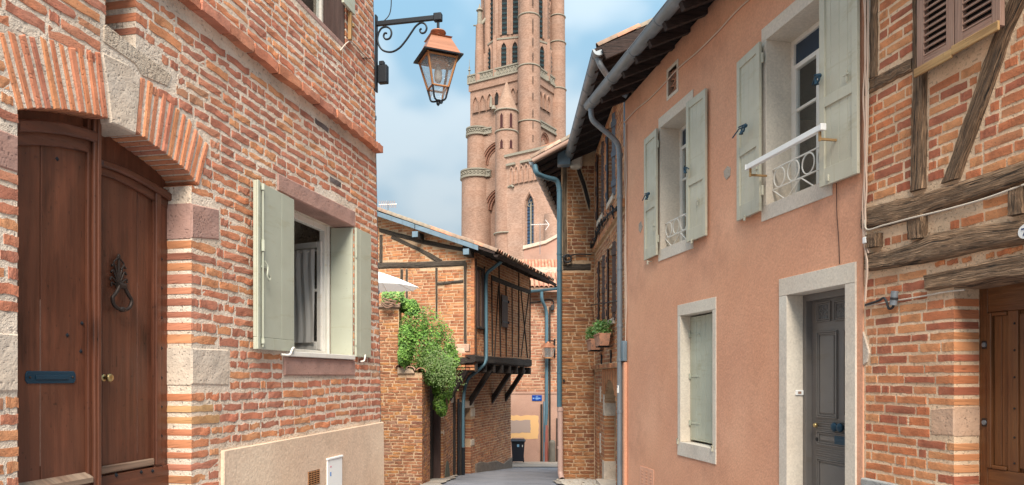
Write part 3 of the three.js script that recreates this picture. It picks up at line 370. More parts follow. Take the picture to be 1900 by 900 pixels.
// wall lantern on its iron bracket at the corner of the brick house
{
  const bx = L.u(695), by = L.v(695, 40), t = thing('street_lamp', 'copper street lantern hanging from a scrolled black bracket on the left house', 'street lamp', L);
  const v0 = L.v(694, 170), v1 = L.v(694, 28); const arm = .76; const a = (o, y) => V(bx, y, o);
  add('wall_plate', box(bx - .03, bx + .03, v0, v1, .012, .03, false, .003), M.iron, t);
  const ay = L.v(750, 34, .38); add('arm', merge([box(bx - .02, bx + .02, ay - .025, ay + .025, .03, arm - .03, false, .004), box(bx - .035, bx + .035, ay - .045, ay + .045, arm - .05, arm + .045, false, .012)]), M.iron, t);
  const sc = []; const spiral = (cx, cy, r0, r1, a0, a1, n = 22) => { const o = []; for (let i = 0; i <= n; i++) { const k = i / n, an = lerp(a0, a1, k), r = lerp(r0, r1, k); o.push(V(bx, cy + r * Math.sin(an), cx + r * Math.cos(an))); } return o; };
  const S = [...spiral(.135, ay - .135, .018, .10, 3.4, -4.2), ...[[.10, ay - .31], [.17, ay - .34], [.25, ay - .335], [.33, ay - .30], [.41, ay - .21], [.48, ay - .115], [.54, ay - .055]].map(([z, y]) => V(bx, y, z)), ...spiral(.575, ay - .11, .075, .015, 1.2, -5.0)].filter((p, i, A) => !i || p.distanceTo(A[i - 1]) > .012);
  // scroll: coil by the wall, long sweep, small coil by the lamp
  const sweep = [[.05, ay - .10], [.035, ay - .17], [.05, ay - .24], [.09, ay - .30], [.15, ay - .33], [.22, ay - .335], [.30, ay - .30], [.38, ay - .22], [.45, ay - .13], [.50, ay - .07], [.56, ay - .04], [.605, ay - .06], [.625, ay - .11], [.60, ay - .155], [.56, ay - .155], [.545, ay - .12], [.565, ay - .105]].map(([z, y]) => V(bx, y, z));
  const coil = [[.05, ay - .10], [.085, ay - .055], [.14, ay - .045], [.19, ay - .075], [.205, ay - .13], [.18, ay - .18], [.135, ay - .185], [.11, ay - .15], [.125, ay - .115], [.15, ay - .12]].map(([z, y]) => V(bx, y, z));
  add('scroll', merge([spline(sweep, .011, 90, 6), spline(coil, .011, 60, 6)]), M.iron, t);
  const jb = L.v(700, 125), je = L.v(700, 158); add('junction_box', merge([box(bx + .01, bx + .09, je, jb, .03, .14, false, .01), box(bx + .02, bx + .08, jb + .001, jb + .05, .04, .1, false, .01)]), M.iron, t);
  // lantern body: a tapering glazed box hung from the arm's end
  const z = arm, k = .00616, y = (py) => L.v(812, py, arm); const Y = { neck: y(50), cap: y(60), roofT: y(58), roof: y(84), eave: y(105), bot: y(163), foot: y(187), tip: y(200) };
  const RT = .115, RE = .20, RG = .17, RB = .092, rotY = -.24; const Lm = grp('lantern_frame', t); t.remove(Lm);
  const xf = (g) => { g.rotateY(.62); g.translate(bx, 0, z); return g; }; const fr = (r0, y0, r1, y1) => { const g = new THREE.CylinderGeometry(r1 * Math.SQRT2, r0 * Math.SQRT2, y1 - y0, 4, 1, true); g.rotateY(Math.PI / 4); g.translate(0, (y0 + y1) / 2, 0); return g.toNonIndexed(); };
  const flat = (g) => { g = g.index ? g.toNonIndexed() : g; g.computeVertexNormals(); return xf(g); };
  add('hanger', xf(merge([new THREE.CylinderGeometry(.016, .016, Y.neck - Y.cap + .11, 10).translate(0, Y.cap + .08, 0)])), M.iron, t);
  const roof = new THREE.CylinderGeometry(RT * 1.0 * Math.SQRT2, RE * Math.SQRT2, Y.roof - Y.eave + .06, 4); roof.rotateY(Math.PI / 4); roof.translate(0, (Y.roof + Y.eave) / 2 + .03, 0);
  const top = new THREE.LatheGeometry([[0, .10], [.05, .098], [.085, .085], [.09, .07], [.06, .055], [.05, .03], [.075, .0], [.09, -.02]].map((p) => new THREE.Vector2(...p)), 20); top.translate(0, Y.roof + .075, 0);
  add('lantern_roof', merge([flat(roof), flat(fr(RE + .025, Y.eave - .008, RE - .01, Y.eave + .012)), flat(fr(RT - .01, Y.roof + .06, RT + .014, Y.roof + .075)), xf(top.toNonIndexed())]), M.copper, t);
  add('lantern_rim', flat(new THREE.CylinderGeometry((RE + .02) * Math.SQRT2, (RE + .025) * Math.SQRT2, .012, 4).rotateY(Math.PI / 4).translate(0, Y.eave - .014, 0)), M.iron, t);
  const bars = []; for (let i = 0; i < 4; i++) { const an = Math.PI / 4 + i * Math.PI / 2, c = Math.cos(an) * Math.SQRT2, s = Math.sin(an) * Math.SQRT2, an2 = an + Math.PI / 2, c2 = Math.cos(an2) * Math.SQRT2, s2 = Math.sin(an2) * Math.SQRT2; bars.push(tube([[c * RG, Y.eave - .02, s * RG], [c * RB, Y.bot, s * RB]], .014, 0, 4), tube([[c * RG, Y.eave - .035, s * RG], [c2 * RG, Y.eave - .035, s2 * RG]], .015, 0, 4), tube([[c * RB, Y.bot, s * RB], [c2 * RB, Y.bot, s2 * RB]], .013, 0, 4), tube([[c * RB * .95, Y.bot, s * RB * .95], [c * .07, Y.bot - .085, s * .07]], .008, 0, 4)); }
  add('lantern_frame', xf(merge(bars)), M.rust, t);
  for (let i = 0; i < 4; i++) { const an = Math.PI / 4 + i * Math.PI / 2, an2 = an + Math.PI / 2, q = Math.SQRT2; const A = [Math.cos(an) * q, Math.sin(an) * q], B = [Math.cos(an2) * q, Math.sin(an2) * q]; const g = new THREE.BufferGeometry(); const y0 = Y.bot, y1 = Y.eave - .04; g.setAttribute('position', new THREE.Float32BufferAttribute([A[0] * RB, y0, A[1] * RB, B[0] * RB, y0, B[1] * RB, B[0] * RG, y1, B[1] * RG, A[0] * RG, y1, A[1] * RG, A[0] * RB * .92, y0 - .01, A[1] * RB * .92, B[0] * RB * .92, y0 - .01, B[1] * RB * .92, B[0] * .07, y0 - .09, B[1] * .07, A[0] * .07, y0 - .09, A[1] * .07], 3)); g.setAttribute('uv', new THREE.Float32BufferAttribute([0, 0, .25, 0, .3, .4, 0, .4, 0, 0, .2, 0, .2, .1, 0, .1], 2)); g.setIndex([0, 1, 2, 0, 2, 3, 4, 5, 6, 4, 6, 7]); g.computeVertexNormals(); add('pane', xf(g), new THREE.MeshPhysicalMaterial({ color: lin(.9, .92, .92), roughness: .22, transmission: .92, thickness: 0, ior: 1.5, bumpMap: T.roughcastB, bumpScale: .01 }), t); }
  const bulb = new THREE.LatheGeometry([[0, -.12], [.03, -.11], [.045, -.07], [.045, 0], [.03, .05], [.02, .08], [.02, .14]].map((p) => new THREE.Vector2(...p)), 14); bulb.translate(0, Y.eave - .17, 0); add('bulb', xf(bulb), mat([.42, .38, .34], { roughness: .4 }), t); add('lamp_holder', xf(new THREE.CylinderGeometry(.11, .12, .06, 16).translate(0, Y.eave - .06, 0)), M.rust, t);
  const legs = []; for (let i = 0; i < 4; i++) { const an = Math.PI / 4 + i * Math.PI / 2, c = Math.cos(an) * Math.SQRT2, s = Math.sin(an) * Math.SQRT2; legs.push(spline([[c * RB * 1.02, Y.bot + .0, s * RB * 1.02], [c * RB * .85, Y.bot - .07, s * RB * .85], [c * .06, Y.foot + .012, s * .06], [0, Y.foot, 0]], .011, 14, 5)); } const tip = new THREE.LatheGeometry([[0, -.05], [.018, -.03], [.022, -.012], [.012, 0], [.03, .008], [.03, .02], [0, .024]].map((p) => new THREE.Vector2(...p)), 12); tip.translate(0, Y.foot - .006, 0); legs.push(tip);
  add('lantern_foot', xf(merge(legs)), M.iron, t);
  add('feed_cable', spline([[bx + .02, ay + .03, .1], [bx + .05, ay + .12, .16], [bx + .03, ay + .3, .19], [bx, ay + .7, .14]], .006, 24, 5), M.blackCable, t);
}
// ---------- right side: the plastered house and the timber-framed brick house share one wall line ----------
const P = new Wall(.9794 * 4.5, .2017 * 4.5, .2017, -.9794);
const half = (r, len, th = .006, n = 12) => { const s = new THREE.Shape(); s.absarc(0, 0, r, Math.PI, 0, false); s.absarc(0, 0, r - th, 0, Math.PI, true); return new THREE.ExtrudeGeometry(s, { depth: len, bevelEnabled: false, curveSegments: n }); };
function gutter(t, name, A, B, r, m, joint = 1.0) {          // half-round gutter from A to B (in the frame of t) with joint bands and a rolled lip
  const d = B.clone().sub(A), len = d.length(), q = new THREE.Quaternion().setFromUnitVectors(V(0, 0, 1), d.clone().normalize()); const fwd = d.clone().normalize(), right = V(0, 1, 0).cross(fwd).normalize(), upv = fwd.clone().cross(right); const mx = new THREE.Matrix4().makeBasis(right, upv, fwd).setPosition(A);
  const gs = [triUV(half(r, len))]; for (let s = joint * .3; s < len; s += joint) { const g = triUV(half(r + .007, .035, .007)); g.translate(0, 0, s); gs.push(g); }
  for (const x of [-r, r]) { const c = new THREE.CylinderGeometry(.009, .009, len, 6); c.rotateX(Math.PI / 2); c.translate(x, 0, len / 2); gs.push(triUV(c)); } for (const e of [0, len]) { const c = new THREE.CircleGeometry(r, 14, Math.PI, Math.PI); c.translate(0, 0, e); gs.push(triUV(c)); }
  const g = merge(gs); g.applyMatrix4(mx); return add(name, g, m, t);
}
function canal(len, r, th = .016) { const s = new THREE.Shape(); s.absarc(0, 0, r, 0, Math.PI, false); s.absarc(0, 0, r - th, Math.PI, 0, true); const g = new THREE.ExtrudeGeometry(s, { depth: len, bevelEnabled: false, curveSegments: 5 }); g.rotateX(0); return triUV(g); }
const tileGeo = canal(.42, .095), tileMats = [M.tile, M.paleTile, M.darkTile, M.mossTile];
// rows of canal tiles on a sloping plane: O origin at the eave, ax along the eave, up the slope
function tileRows(parent, O, ax, up, n, rows, seed, mats = tileMats, skip) {
  const r = rng(seed), nrm = ax.clone().cross(up).normalize(); if (nrm.y < 0) nrm.negate(); const z = up.clone().negate(); const x = nrm.clone().cross(z).normalize(); const q = new THREE.Quaternion().setFromRotationMatrix(new THREE.Matrix4().makeBasis(x, nrm, z));
  for (let j = 0; j < rows; j++) for (let i = 0; i < n; i++) { if (skip && skip(i, j)) continue; const o = add('roof_tile', tileGeo, mats[Math.floor(r() * mats.length)], parent); o.position.copy(O).addScaledVector(ax, (i + .5) * .2 + (r() - .5) * .02).addScaledVector(up, j * .34 + .4 + (r() - .5) * .03).addScaledVector(nrm, .03 + j * .004); o.quaternion.copy(q); o.rotateX(.03); }
}
function slab(A, ax, up, w, l, th) { const n = ax.clone().cross(up).normalize(); if (n.y < 0) n.negate(); const g = new THREE.BoxGeometry(w, th, l); const m = new THREE.Matrix4().makeBasis(n.clone().cross(up.clone().negate()).normalize(), n, up.clone().negate()); g.applyMatrix4(m); const c = A.clone().addScaledVector(ax, w / 2).addScaledVector(up, l / 2).addScaledVector(n, -th / 2); g.translate(c.x, c.y, c.z); return triUV(g); }
// a framed and boarded shutter leaf in the plane x,y, face towards +z
function framedShutter(t, u0, u1, v0, v1, z, m, ang, hingeLeft, midK = .42) {
  const s = grp('shutter', t), w = u1 - u0, hx = hingeLeft ? u0 : u1; s.position.set(hx, 0, z); s.rotation.y = ang; const a = u0 - hx, b = u1 - hx, st = .075, vm = lerp(v0, v1, midK);
  const n = 4; for (let i = 0; i < n; i++) { const x0 = lerp(a + st * .4, b - st * .4, i / n), x1 = lerp(a + st * .4, b - st * .4, (i + 1) / n); add('board', box(x0 + .0015, x1 - .0015, v0 + .02, v1 - .02, 0, .02, true, .004), m, s); }
  add('stile', box(a, a + st, v0, v1, .004, .038, true, .004), m, s); add('stile', box(b - st, b, v0, v1, .004, .038, true, .004), m, s);
  add('rail', box(a + st + .001, b - st - .001, v1 - .1, v1, .004, .036, false, .004), m, s); add('rail', box(a + st + .001, b - st - .001, vm - .05, vm + .05, .004, .036, false, .004), m, s); add('rail', box(a + st + .001, b - st - .001, v0, v0 + .17, .004, .036, false, .004), m, s);
  return s;
}
function latch(t, c, dir, m = M.blueIron) { const g = []; g.push(tube([c, c.clone().add(V(.09 * dir, .01, .03)), c.clone().add(V(.2 * dir, -.005, .01)), c.clone().add(V(.3 * dir, -.03, .0))], .008, .02, 6)); const b = new THREE.TorusGeometry(.03, .011, 6, 14); b.translate(c.x + .02 * dir, c.y - .02, c.z + .02); g.push(b); const b2 = new THREE.SphereGeometry(.026, 8, 6); b2.scale(1.3, .9, .8); b2.translate(c.x - .03 * dir, c.y + .005, c.z + .015); g.push(b2); const b3 = new THREE.ConeGeometry(.028, .06, 6); b3.translate(c.x + .06 * dir, c.y - .035, c.z + .02); g.push(b3); g.push(tube([c.clone().add(V(-.05 * dir, .02, .02)), c.clone().add(V(.1 * dir, .03, .03))], .009)); return add('shutter_latch', merge(g), m, t); }
{
  const uL = P.u(1161), uR = P.u(1603), t = thing('plastered_house', 'salmon pink plastered house with pale grey shutters and grey front door', 'house', P);
  const V0 = -.9, V1 = 6.42, grow = (r, s, tp, bt) => rect(r[0][0] - s, r[1][0] + s, Math.max(r[0][1] - bt, -.85), r[2][1] + tp);
  const W = { a: [P.u(1425), -6.41 + 0], b: [P.u(1227.8), -9.42] }; // [left, right] edges of the two upper windows
  const wv0 = 3.58, wv1 = 5.45;
  const up1 = rect(W.a[0], W.a[1], wv0, wv1), up2 = rect(W.b[0], W.b[1], wv0, wv1);
  const lo0 = P.u(1265), lo1 = P.u(1324.5), lv0 = .70, lv1 = 2.51, low = rect(lo0, lo1, lv0, lv1);
  const d0 = P.u(1464.5), d1 = P.u(1572.5), dv1 = 2.515, door = rect(d0, d1, -.42, dv1);
  const at0 = P.p(1239.5, 190.7), at1 = P.p(1260.5, 172.5), av = [5.77, 6.24];
  const attic = rect(at0[0] + .045, at1[0] - .045, av[0] + .05, av[1] - .05);
  const wall = add('wall', prism([[uL, V0], [uR, V0], [uR, V1 + .2], [uL, V1]], -.36, .012, 0, [grow(up1, .098, .158, .168), grow(up2, .073, .158, .168), grow(low, .093, .158, .198), grow(door, .148, .188, .3), attic]), M.pink, t);
  // stone-coloured surrounds
  const sur = (n, a, b, v0, v1, side, top, bot, z = .022) => { add(n, box(a - side, a - .001, v0, v1, -.33, z, true, .004), M.surround, t); add(n, box(b + .001, b + side, v0, v1, -.33, z, true, .004), M.surround, t); if (top) add('lintel', box(a - side, b + side, v1 + .001, v1 + top, -.33, z + .002, false, .004), M.surround, t); if (bot) add('sill', box(a - side, b + side, v0 - bot, v0 - .001, -.33, z + .003, false, .005), M.surround, t); };
  sur('jamb', W.a[0], W.a[1], wv0, wv1, .10, .16, .17); sur('jamb', W.b[0], W.b[1], wv0, wv1, .075, .16, .17); sur('jamb', lo0, lo1, lv0, lv1, .095, .16, .2); sur('jamb', d0, d1, -.42, dv1, .15, .19, 0, .03);
  add('door_step', box(d0 - .1, d1 + .1, -.6, -.425, -.3, .1, false, .01), M.surround, t);
  // tall windows: frame, two casements, panes
  const casement = (a, b) => { const w = grp('window', t), z = -.29, mid = (a + b) / 2; add('frame', merge([box(a, a + .05, wv0, wv1, z - .06, z, true, .004), box(b - .05, b, wv0, wv1, z - .06, z, true, .004), box(a + .051, b - .051, wv1 - .05, wv1, z - .06, z, false, .004), box(a + .051, b - .051, wv0, wv0 + .05, z - .06, z, false, .004)]), M.whitePaint, w);
    for (const [x0, x1] of [[a + .055, mid - .003], [mid + .003, b - .055]]) { add('casement_frame', merge([box(x0, x0 + .05, wv0 + .055, wv1 - .3, z - .045, z + .012, true, .004), box(x1 - .05, x1, wv0 + .055, wv1 - .3, z - .045, z + .012, true, .004), box(x0 + .051, x1 - .051, wv1 - .35, wv1 - .3, z - .044, z + .011, false, .004), box(x0 + .051, x1 - .051, wv0 + .055, wv0 + .13, z - .044, z + .011, false, .004), box(x0 + .051, x1 - .051, wv0 + 1.04, wv0 + 1.07, z - .03, z + .005, false, .003)]), M.whitePaint, w);
      add('pane', box(x0 + .05, x1 - .05, wv0 + .13, wv0 + 1.04, z - .02, z - .016), M.glass, w); add('pane', box(x0 + .05, x1 - .05, wv0 + 1.07, wv1 - .35, z - .02, z - .016), M.glass, w); }
    add('head_panel', box(a + .051, b - .051, wv1 - .295, wv1 - .051, z - .05, z - .03), M.darkGlass, w); };
  casement(...W.a); casement(...W.b);
  // their shutters, back against the wall
  const sv0 = 3.50, sv1 = 5.44, zs = .055;
  const sl1 = framedShutter(t, W.a[0] - .60, W.a[0] - .03, sv0 + .02, sv1, zs, M.greyPaint, -.06, false), sr1 = framedShutter(t, W.a[1] + .0, W.a[1] + .535, sv0, sv1 + .3 - .3, zs, M.greyPaint, .04, true), sl2 = framedShutter(t, W.b[0] - .56, W.b[0] - .0, sv0, sv1, zs, M.greyPaint, -.05, false), sr2 = framedShutter(t, W.b[1], W.b[1] + .54, sv0, sv1, zs, M.greyPaint, .04, true);
  const c3 = (x, y, o) => { const [u, v] = P.p(x, y, o); return V(u, v, o); };
  latch(t, c3(1383, 236, .12), -1); latch(t, c3(1521, 143, .12), -.4); latch(t, c3(1204, 361, .12), -.9); latch(t, c3(1273, 313, .12), .3);
  for (const [x, y] of [[1443, 0]]) { }
  for (const [u, y] of [[W.a[0] - .035, 5.25], [W.a[0] - .035, 3.75], [W.b[0] - .02, 5.2], [W.b[0] - .02, 3.75]]) { const g = new THREE.CylinderGeometry(.016, .016, .11, 8); g.translate(u + .02, y, .06); add('hinge', g, M.greyPaint, t); }
  for (const [x, y] of [[1387, 407], [1543, 333], [1206, 489], [1288, 450]]) { const [u, v] = P.p(x, y, .05); add('stay_hook', merge([tube([[u, v + .04, .0], [u, v + .03, .09]], .008), box(u - .014, u + .014, v - .02, v + .045, .08, .1, false, .005)]), M.greyPaint, t); }
  for (const [s, x0, y] of [[sr1, .36, 4.45], [sr2, .3, 4.0], [sl1, -.1, 4.0], [sl2, -.12, 3.95]]) add('hook_plate', merge([box(x0, x0 + .07, y, y + .012, .036, .05), box(x0 + .03, x0 + .045, y - .06, y + .05, .036, .046)]), M.greyPaint, s);
  // white hand bar and the small iron railing below it
  { const a = P.p(1388, 312, .24), b = P.p(1526, 234, .24); const y = (a[1] + b[1]) / 2; const r = grp('hand_bar', t); add('bar', box(a[0], b[0], y - .028, y + .028, .215, .265, false, .004), M.white, r); for (const u of [a[0] + .05, b[0] - .04]) { add('bracket', merge([box(u - .012, u + .012, y - .12, y - .03, .23, .25, false, .003), box(u - .012, u + .012, y - .11, y - .09, .04, .235)]), M.yellowWood, r); add('end_cap', box(u > -7 ? b[0] + .001 : a[0] - .02, u > -7 ? b[0] + .02 : a[0] - .001, y - .032, y + .032, .21, .27, false, .004), M.white, r); } }
  const railing = (a, b, ring0) => { const z = -.06, y1 = wv0 + .40, y0 = wv0 + .17, r = grp('railing', t); const gs = [tube([[a, y1, z], [b, y1, z]], .009, 0, 6), tube([[a, y0, z], [b, y0, z]], .009, 0, 6)]; add('rail', gs[0], M.whitePaint, r); add('rail', gs[1], M.whitePaint, r); const n = 4; for (let i = 0; i < n; i++) { const g = new THREE.TorusGeometry((y1 - y0) / 2 - .008, .008, 6, 24); g.translate(lerp(a, b, (i + .5) / n), (y0 + y1) / 2, z); add('ring', g, M.whitePaint, r); } const m = (a + b) / 2; for (const [p, q] of [[a, lerp(a, b, .25)], [lerp(a, b, .5), lerp(a, b, .25)], [lerp(a, b, .5), lerp(a, b, .75)], [b, lerp(a, b, .75)]]) add('strut', tube([[p, y0, z], [q, wv0 + .0, z]], .008, 0, 6), M.whitePaint, r); };
  railing(W.a[0], W.a[1]); railing(W.b[0], W.b[1]);
  // attic vent with a terracotta lattice
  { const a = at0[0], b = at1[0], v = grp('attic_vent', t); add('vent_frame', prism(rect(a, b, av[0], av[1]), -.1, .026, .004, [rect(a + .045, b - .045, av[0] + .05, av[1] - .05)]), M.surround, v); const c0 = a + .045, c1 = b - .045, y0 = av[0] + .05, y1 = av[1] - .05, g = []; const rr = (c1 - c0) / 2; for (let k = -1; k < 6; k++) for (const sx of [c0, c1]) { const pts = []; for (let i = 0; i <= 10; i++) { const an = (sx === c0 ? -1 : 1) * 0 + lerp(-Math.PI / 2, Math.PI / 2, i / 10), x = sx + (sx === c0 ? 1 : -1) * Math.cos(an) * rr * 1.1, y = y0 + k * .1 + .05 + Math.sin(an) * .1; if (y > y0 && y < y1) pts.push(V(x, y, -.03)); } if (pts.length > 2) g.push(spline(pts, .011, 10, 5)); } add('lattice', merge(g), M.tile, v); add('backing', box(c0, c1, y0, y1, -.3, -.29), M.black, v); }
  // closed shutters of the ground-floor window
  { const s = grp('boarded_shutter', t), z = -.13, n = 6, cr = P.u(1313, z); const b = [lo0, lo0 + .2, lo0 + .34, lo0 + .47, lo0 + .60, cr - .02, cr + .14, lo1]; for (let i = 0; i < b.length - 1; i++) if (b[i + 1] > b[i] + .02) add('board', box(b[i] + .002, b[i + 1] - .002, lv0 + .03, lv1 - .02, z - .03, z + (i > 4 ? .008 : 0), true, .005), M.sagePaint, s); for (const y of [.15, .52, .85]) { const v = lerp(lv0, lv1, y); add('hinge_strap', box(lo0 + .02, lo0 + .3, v - .012, v + .012, z, z + .007, false, .002), M.sagePaint, s); add('hinge_pin', box(lo0 - .0, lo0 + .03, v - .04, v + .04, z, z + .025, false, .006), M.sagePaint, s); add('hinge_strap', box(cr + .15, lo1, v + .02, v + .04, z + .008, z + .014, false, .002), M.sagePaint, s); } add('backing', box(lo0, lo1, lv0, lv1, -.3, -.28), M.room, s);
    for (const u of [lo0 - .06, lo1 + .02]) add('shutter_catch', merge([tube([[u, .72, .025], [u + .02, .73, .06], [u + .05, .75, .06]], .008), box(u - .012, u + .012, .66, .74, .025, .05, false, .005)]), M.greyPaint, t); }
  // front door
  { const z = -.22, x = (q) => P.u(q, z), y = (px, q) => P.v(px, q, z); const f0 = d0, e0 = x(1506), top = dv1; const D = add('front_door', box(d0 + .05, d1, -.42, dv1 - .0, z - .06, z - .01, true), M.greyDoor, t);
    add('door_frame', merge([box(d0, e0 - .012, -.42, dv1, z - .05, z + .06, true, .006), box(e0 - .011, d1, dv1 - .07, dv1, z - .05, z + .06, false, .006)]), M.greyDoor, D);
    const panel = (px0, px1, py0, py1, pane) => { const u0 = x(px0), u1 = Math.min(x(px1), d1 + .1), pm = (px0 + px1) / 2, v1 = y(pm, py0), v0 = y(pm, py1); const g = []; for (const [k, h] of [[0, .012], [.018, .006]]) { const w = .014; g.push(box(u0 + k, u0 + k + w, v0 + k, v1 - k, z - .012, z - .01 + h + .008, true, .004), box(u1 - k - w, u1 - k, v0 + k, v1 - k, z - .012, z - .01 + h + .008, true, .004), box(u0 + k + w, u1 - k - w, v0 + k, v0 + k + w, z - .012, z - .01 + h + .008, false, .004), box(u0 + k + w, u1 - k - w, v1 - k - w, v1 - k, z - .012, z - .01 + h + .008, false, .004)); } add('panel_moulding', merge(g), M.greyDoor, D); if (pane) add('pane', box(u0 + .03, u1 - .03, v0 + .03, v1 - .03, z - .011, z - .004), new THREE.MeshPhysicalMaterial({ color: lin(.10, .10, .10), roughness: .3, bumpMap: T.roughcastB, bumpScale: .03 }), D); else add('panel', box(u0 + .05, u1 - .05, v0 + .05, v1 - .05, z - .011, z + .002, true, .008), M.greyDoor, D); };
    panel(1515, 1541, 560, 597, true); panel(1547, 1580, 556, 594, true); panel(1516, 1553, 614, 776); panel(1566, 1603, 608, 774); panel(1516, 1590, 803, 830); panel(1516, 1592, 856, 960);
    for (const [a, b] of [[782, 800], [834, 852]]) for (let i = 0; i < 5; i++) { const v = y(1540, lerp(a, b, i / 4)); add('reed', box(x(1514), d1, v - .006, v + .006, z - .012, z - .002, false, .004), M.greyDoor, D); }
    const k = (px, py) => { const [u, v] = P.p(px, py, z + .03); return V(u, v, z); };
    { const c = k(1553, 793), g = []; for (const dx of [-.045, .045]) { const s = new THREE.SphereGeometry(.045, 12, 8); s.scale(1, 1.05, .7); s.translate(c.x + dx, c.y, c.z + .03); g.push(s); } add('door_pull', merge(g), M.blueIron, D); }
    { const c = k(1558, 818); add('letter_plate', merge([box(c.x - .12, c.x + .12, c.y - .045, c.y + .045, c.z - .012, c.z + .008, false, .008), box(c.x - .085, c.x + .085, c.y - .022, c.y + .022, c.z + .008, c.z + .016, false, .003)]), M.blueIron, D); }
    { const c = k(1513, 789); const s = new THREE.SphereGeometry(.026, 10, 8); s.translate(c.x, c.y, c.z + .03); add('door_knob', s, M.brass, D); const c2 = k(1512, 815), q = new THREE.CylinderGeometry(.02, .02, .02, 10); q.rotateX(Math.PI / 2); q.translate(c2.x, c2.y, c2.z); add('lock', q, M.iron, D); }
    { const v = P.v(1489, 729, -.1), bell = add('door_bell', box(d0 - .004, d0 + .014, v - .028, v + .028, -.17, -.07, false, .006), M.white, t); add('bell_label', box(d0 + .0145, d0 + .016, v - .014, v + .014, -.135, -.095), M.louvreWood, bell); } }
  // slotted metal vent near the ground
  { const a = P.p(1188, 890, .012), b = P.p(1213.5, 890, .012), v1 = P.v(1200, 868, .012), vp = add('wall_vent', box(a[0], b[0], v1 - .42, v1, .012, .02, false, .003), texd([.80, .42, .28], 'paint'), t); for (let r = 0; r < 7; r++) for (let c = 0; c < 3; c++) { const u = lerp(a[0], b[0], (c + .6) / 3.2), v = v1 - .06 - r * .05; add('vent_slot', box(u - .035, u + .03, v - .01, v + .006, .02, .027, false, .005), M.pink, vp); } }
  // eaves: rafters, boarding, tiles, gutter
  { const ov = .55, sl = .42, U0 = uL - .12, U1 = uR + 2.6, O = V(U0, 6.40, ov), ax = V(1, 0, 0), upv = V(0, Math.sin(sl), -Math.cos(sl)); add('roof', slab(O.clone().addScaledVector(upv, .02), ax, upv, U1 - U0, 5, .05), M.eaveTimber, t); const n = Math.floor((U1 - U0) / .52);
    for (let i = 0; i <= n; i++) { const u = U0 + .06 + i * .52; const g = new THREE.BoxGeometry(.09, .12, 1.7); g.rotateX(sl); g.translate(u, 6.40 + Math.tan(sl) * .75 - .14, ov - .72); add('rafter', triUV(g), M.eaveTimber, t); }
    tileRows(t, O, ax, upv, 46, 3, 3); add('roof_covering', slab(O.clone().addScaledVector(upv, 1.3).add(V(0, .11, 0)), ax, upv, U1 - U0, 3.8, .06), M.tile, t);
    gutter(t, 'gutter', V(U0 - .02, 6.36, ov + .07), V(U1, 6.44, ov + .07), .098, M.zinc, .93);
    // downpipe: swan neck back to the wall, then down to the street
    const pu = P.u(1150, .09), z = .09; add('downpipe', merge([tube([[U0 + .08, 6.27, ov + .07], [U0 + .08, 6.08, ov + .06], [pu, 5.72, z + .02], [pu, 5.4, z], [pu, -.9, z]], .047, .14, 12), ...[5.48, 4.75, 3.5, 2.5, 1.9, 1.0].map((y) => tube([[pu, y, z], [pu, y + .05, z]], .055, 0, 12))]), M.zinc, t); { const s = new THREE.CylinderGeometry(.0485, .0485, .13, 12, 1, true, -.9, 1.8); s.translate(pu, P.v(1150, 722, .09), z); add('sticker', s, M.white, t); const s2 = new THREE.CylinderGeometry(.0495, .0495, .03, 8, 1, true, -.4, .7); s2.translate(pu, P.v(1150, 718, .09), z); add('sticker_print', s2, mat([.06, .08, .2]), t); } add('rear_downpipe', tube([[pu - .08, 5.7, -.06], [pu - .08, 7.0, -.06]], .05, 0, 10), M.blueMetal, t);
    add('cable', spline(Array.from({ length: 12 }, (_, i) => { const u = lerp(uL + .02, uR, i / 11); return V(u, 6.06 + .02 * Math.sin(i * 2) + (u - uL) * .004, .03); }), .012, 60, 5), M.cable, t); }
  shell(t, P, uL, uR - .002, V0, V1, .36, 6, M.pink);
  // cable bundle down the far corner
  const cb = []; for (let i = 0; i < 3; i++) cb.push(spline(Array.from({ length: 14 }, (_, k) => V(uL + .05 + i * .03 + .012 * Math.sin(k * 1.7 + i * 2), lerp(6.0, 1.9, k / 13), .03 + .008 * Math.sin(k + i))), .009, 60, 5)); add('cable_bundle', merge(cb), M.cable, t); add('conduit', box(uL + .03, uL + .12, -.9, 1.88, .013, .07, true, .01), M.pink, t); add('junction_box', box(uL + .03, uL + .13, 1.9, 2.25, .02, .1, false, .012), M.blueMetal, t);
  for (const q of [[[1345, 318], [1352, 308], [1358, 312], [1357, 326], [1350, 334], [1346, 328]], [[1187, 416], [1191, 410], [1194, 420], [1190, 432], [1187, 428]]]) add('cement_patch', prism(P.pts(q), .01, .019, .003), texd([.5, .44, .37], 'sand', 'sandB', .01), t);
  add('loose_wire', spline([c3(1552, 340, .03), c3(1553, 400, .02), c3(1556, 440, .02), c3(1558, 490, .02)], .004, 20, 4), M.darkIron, t);
}
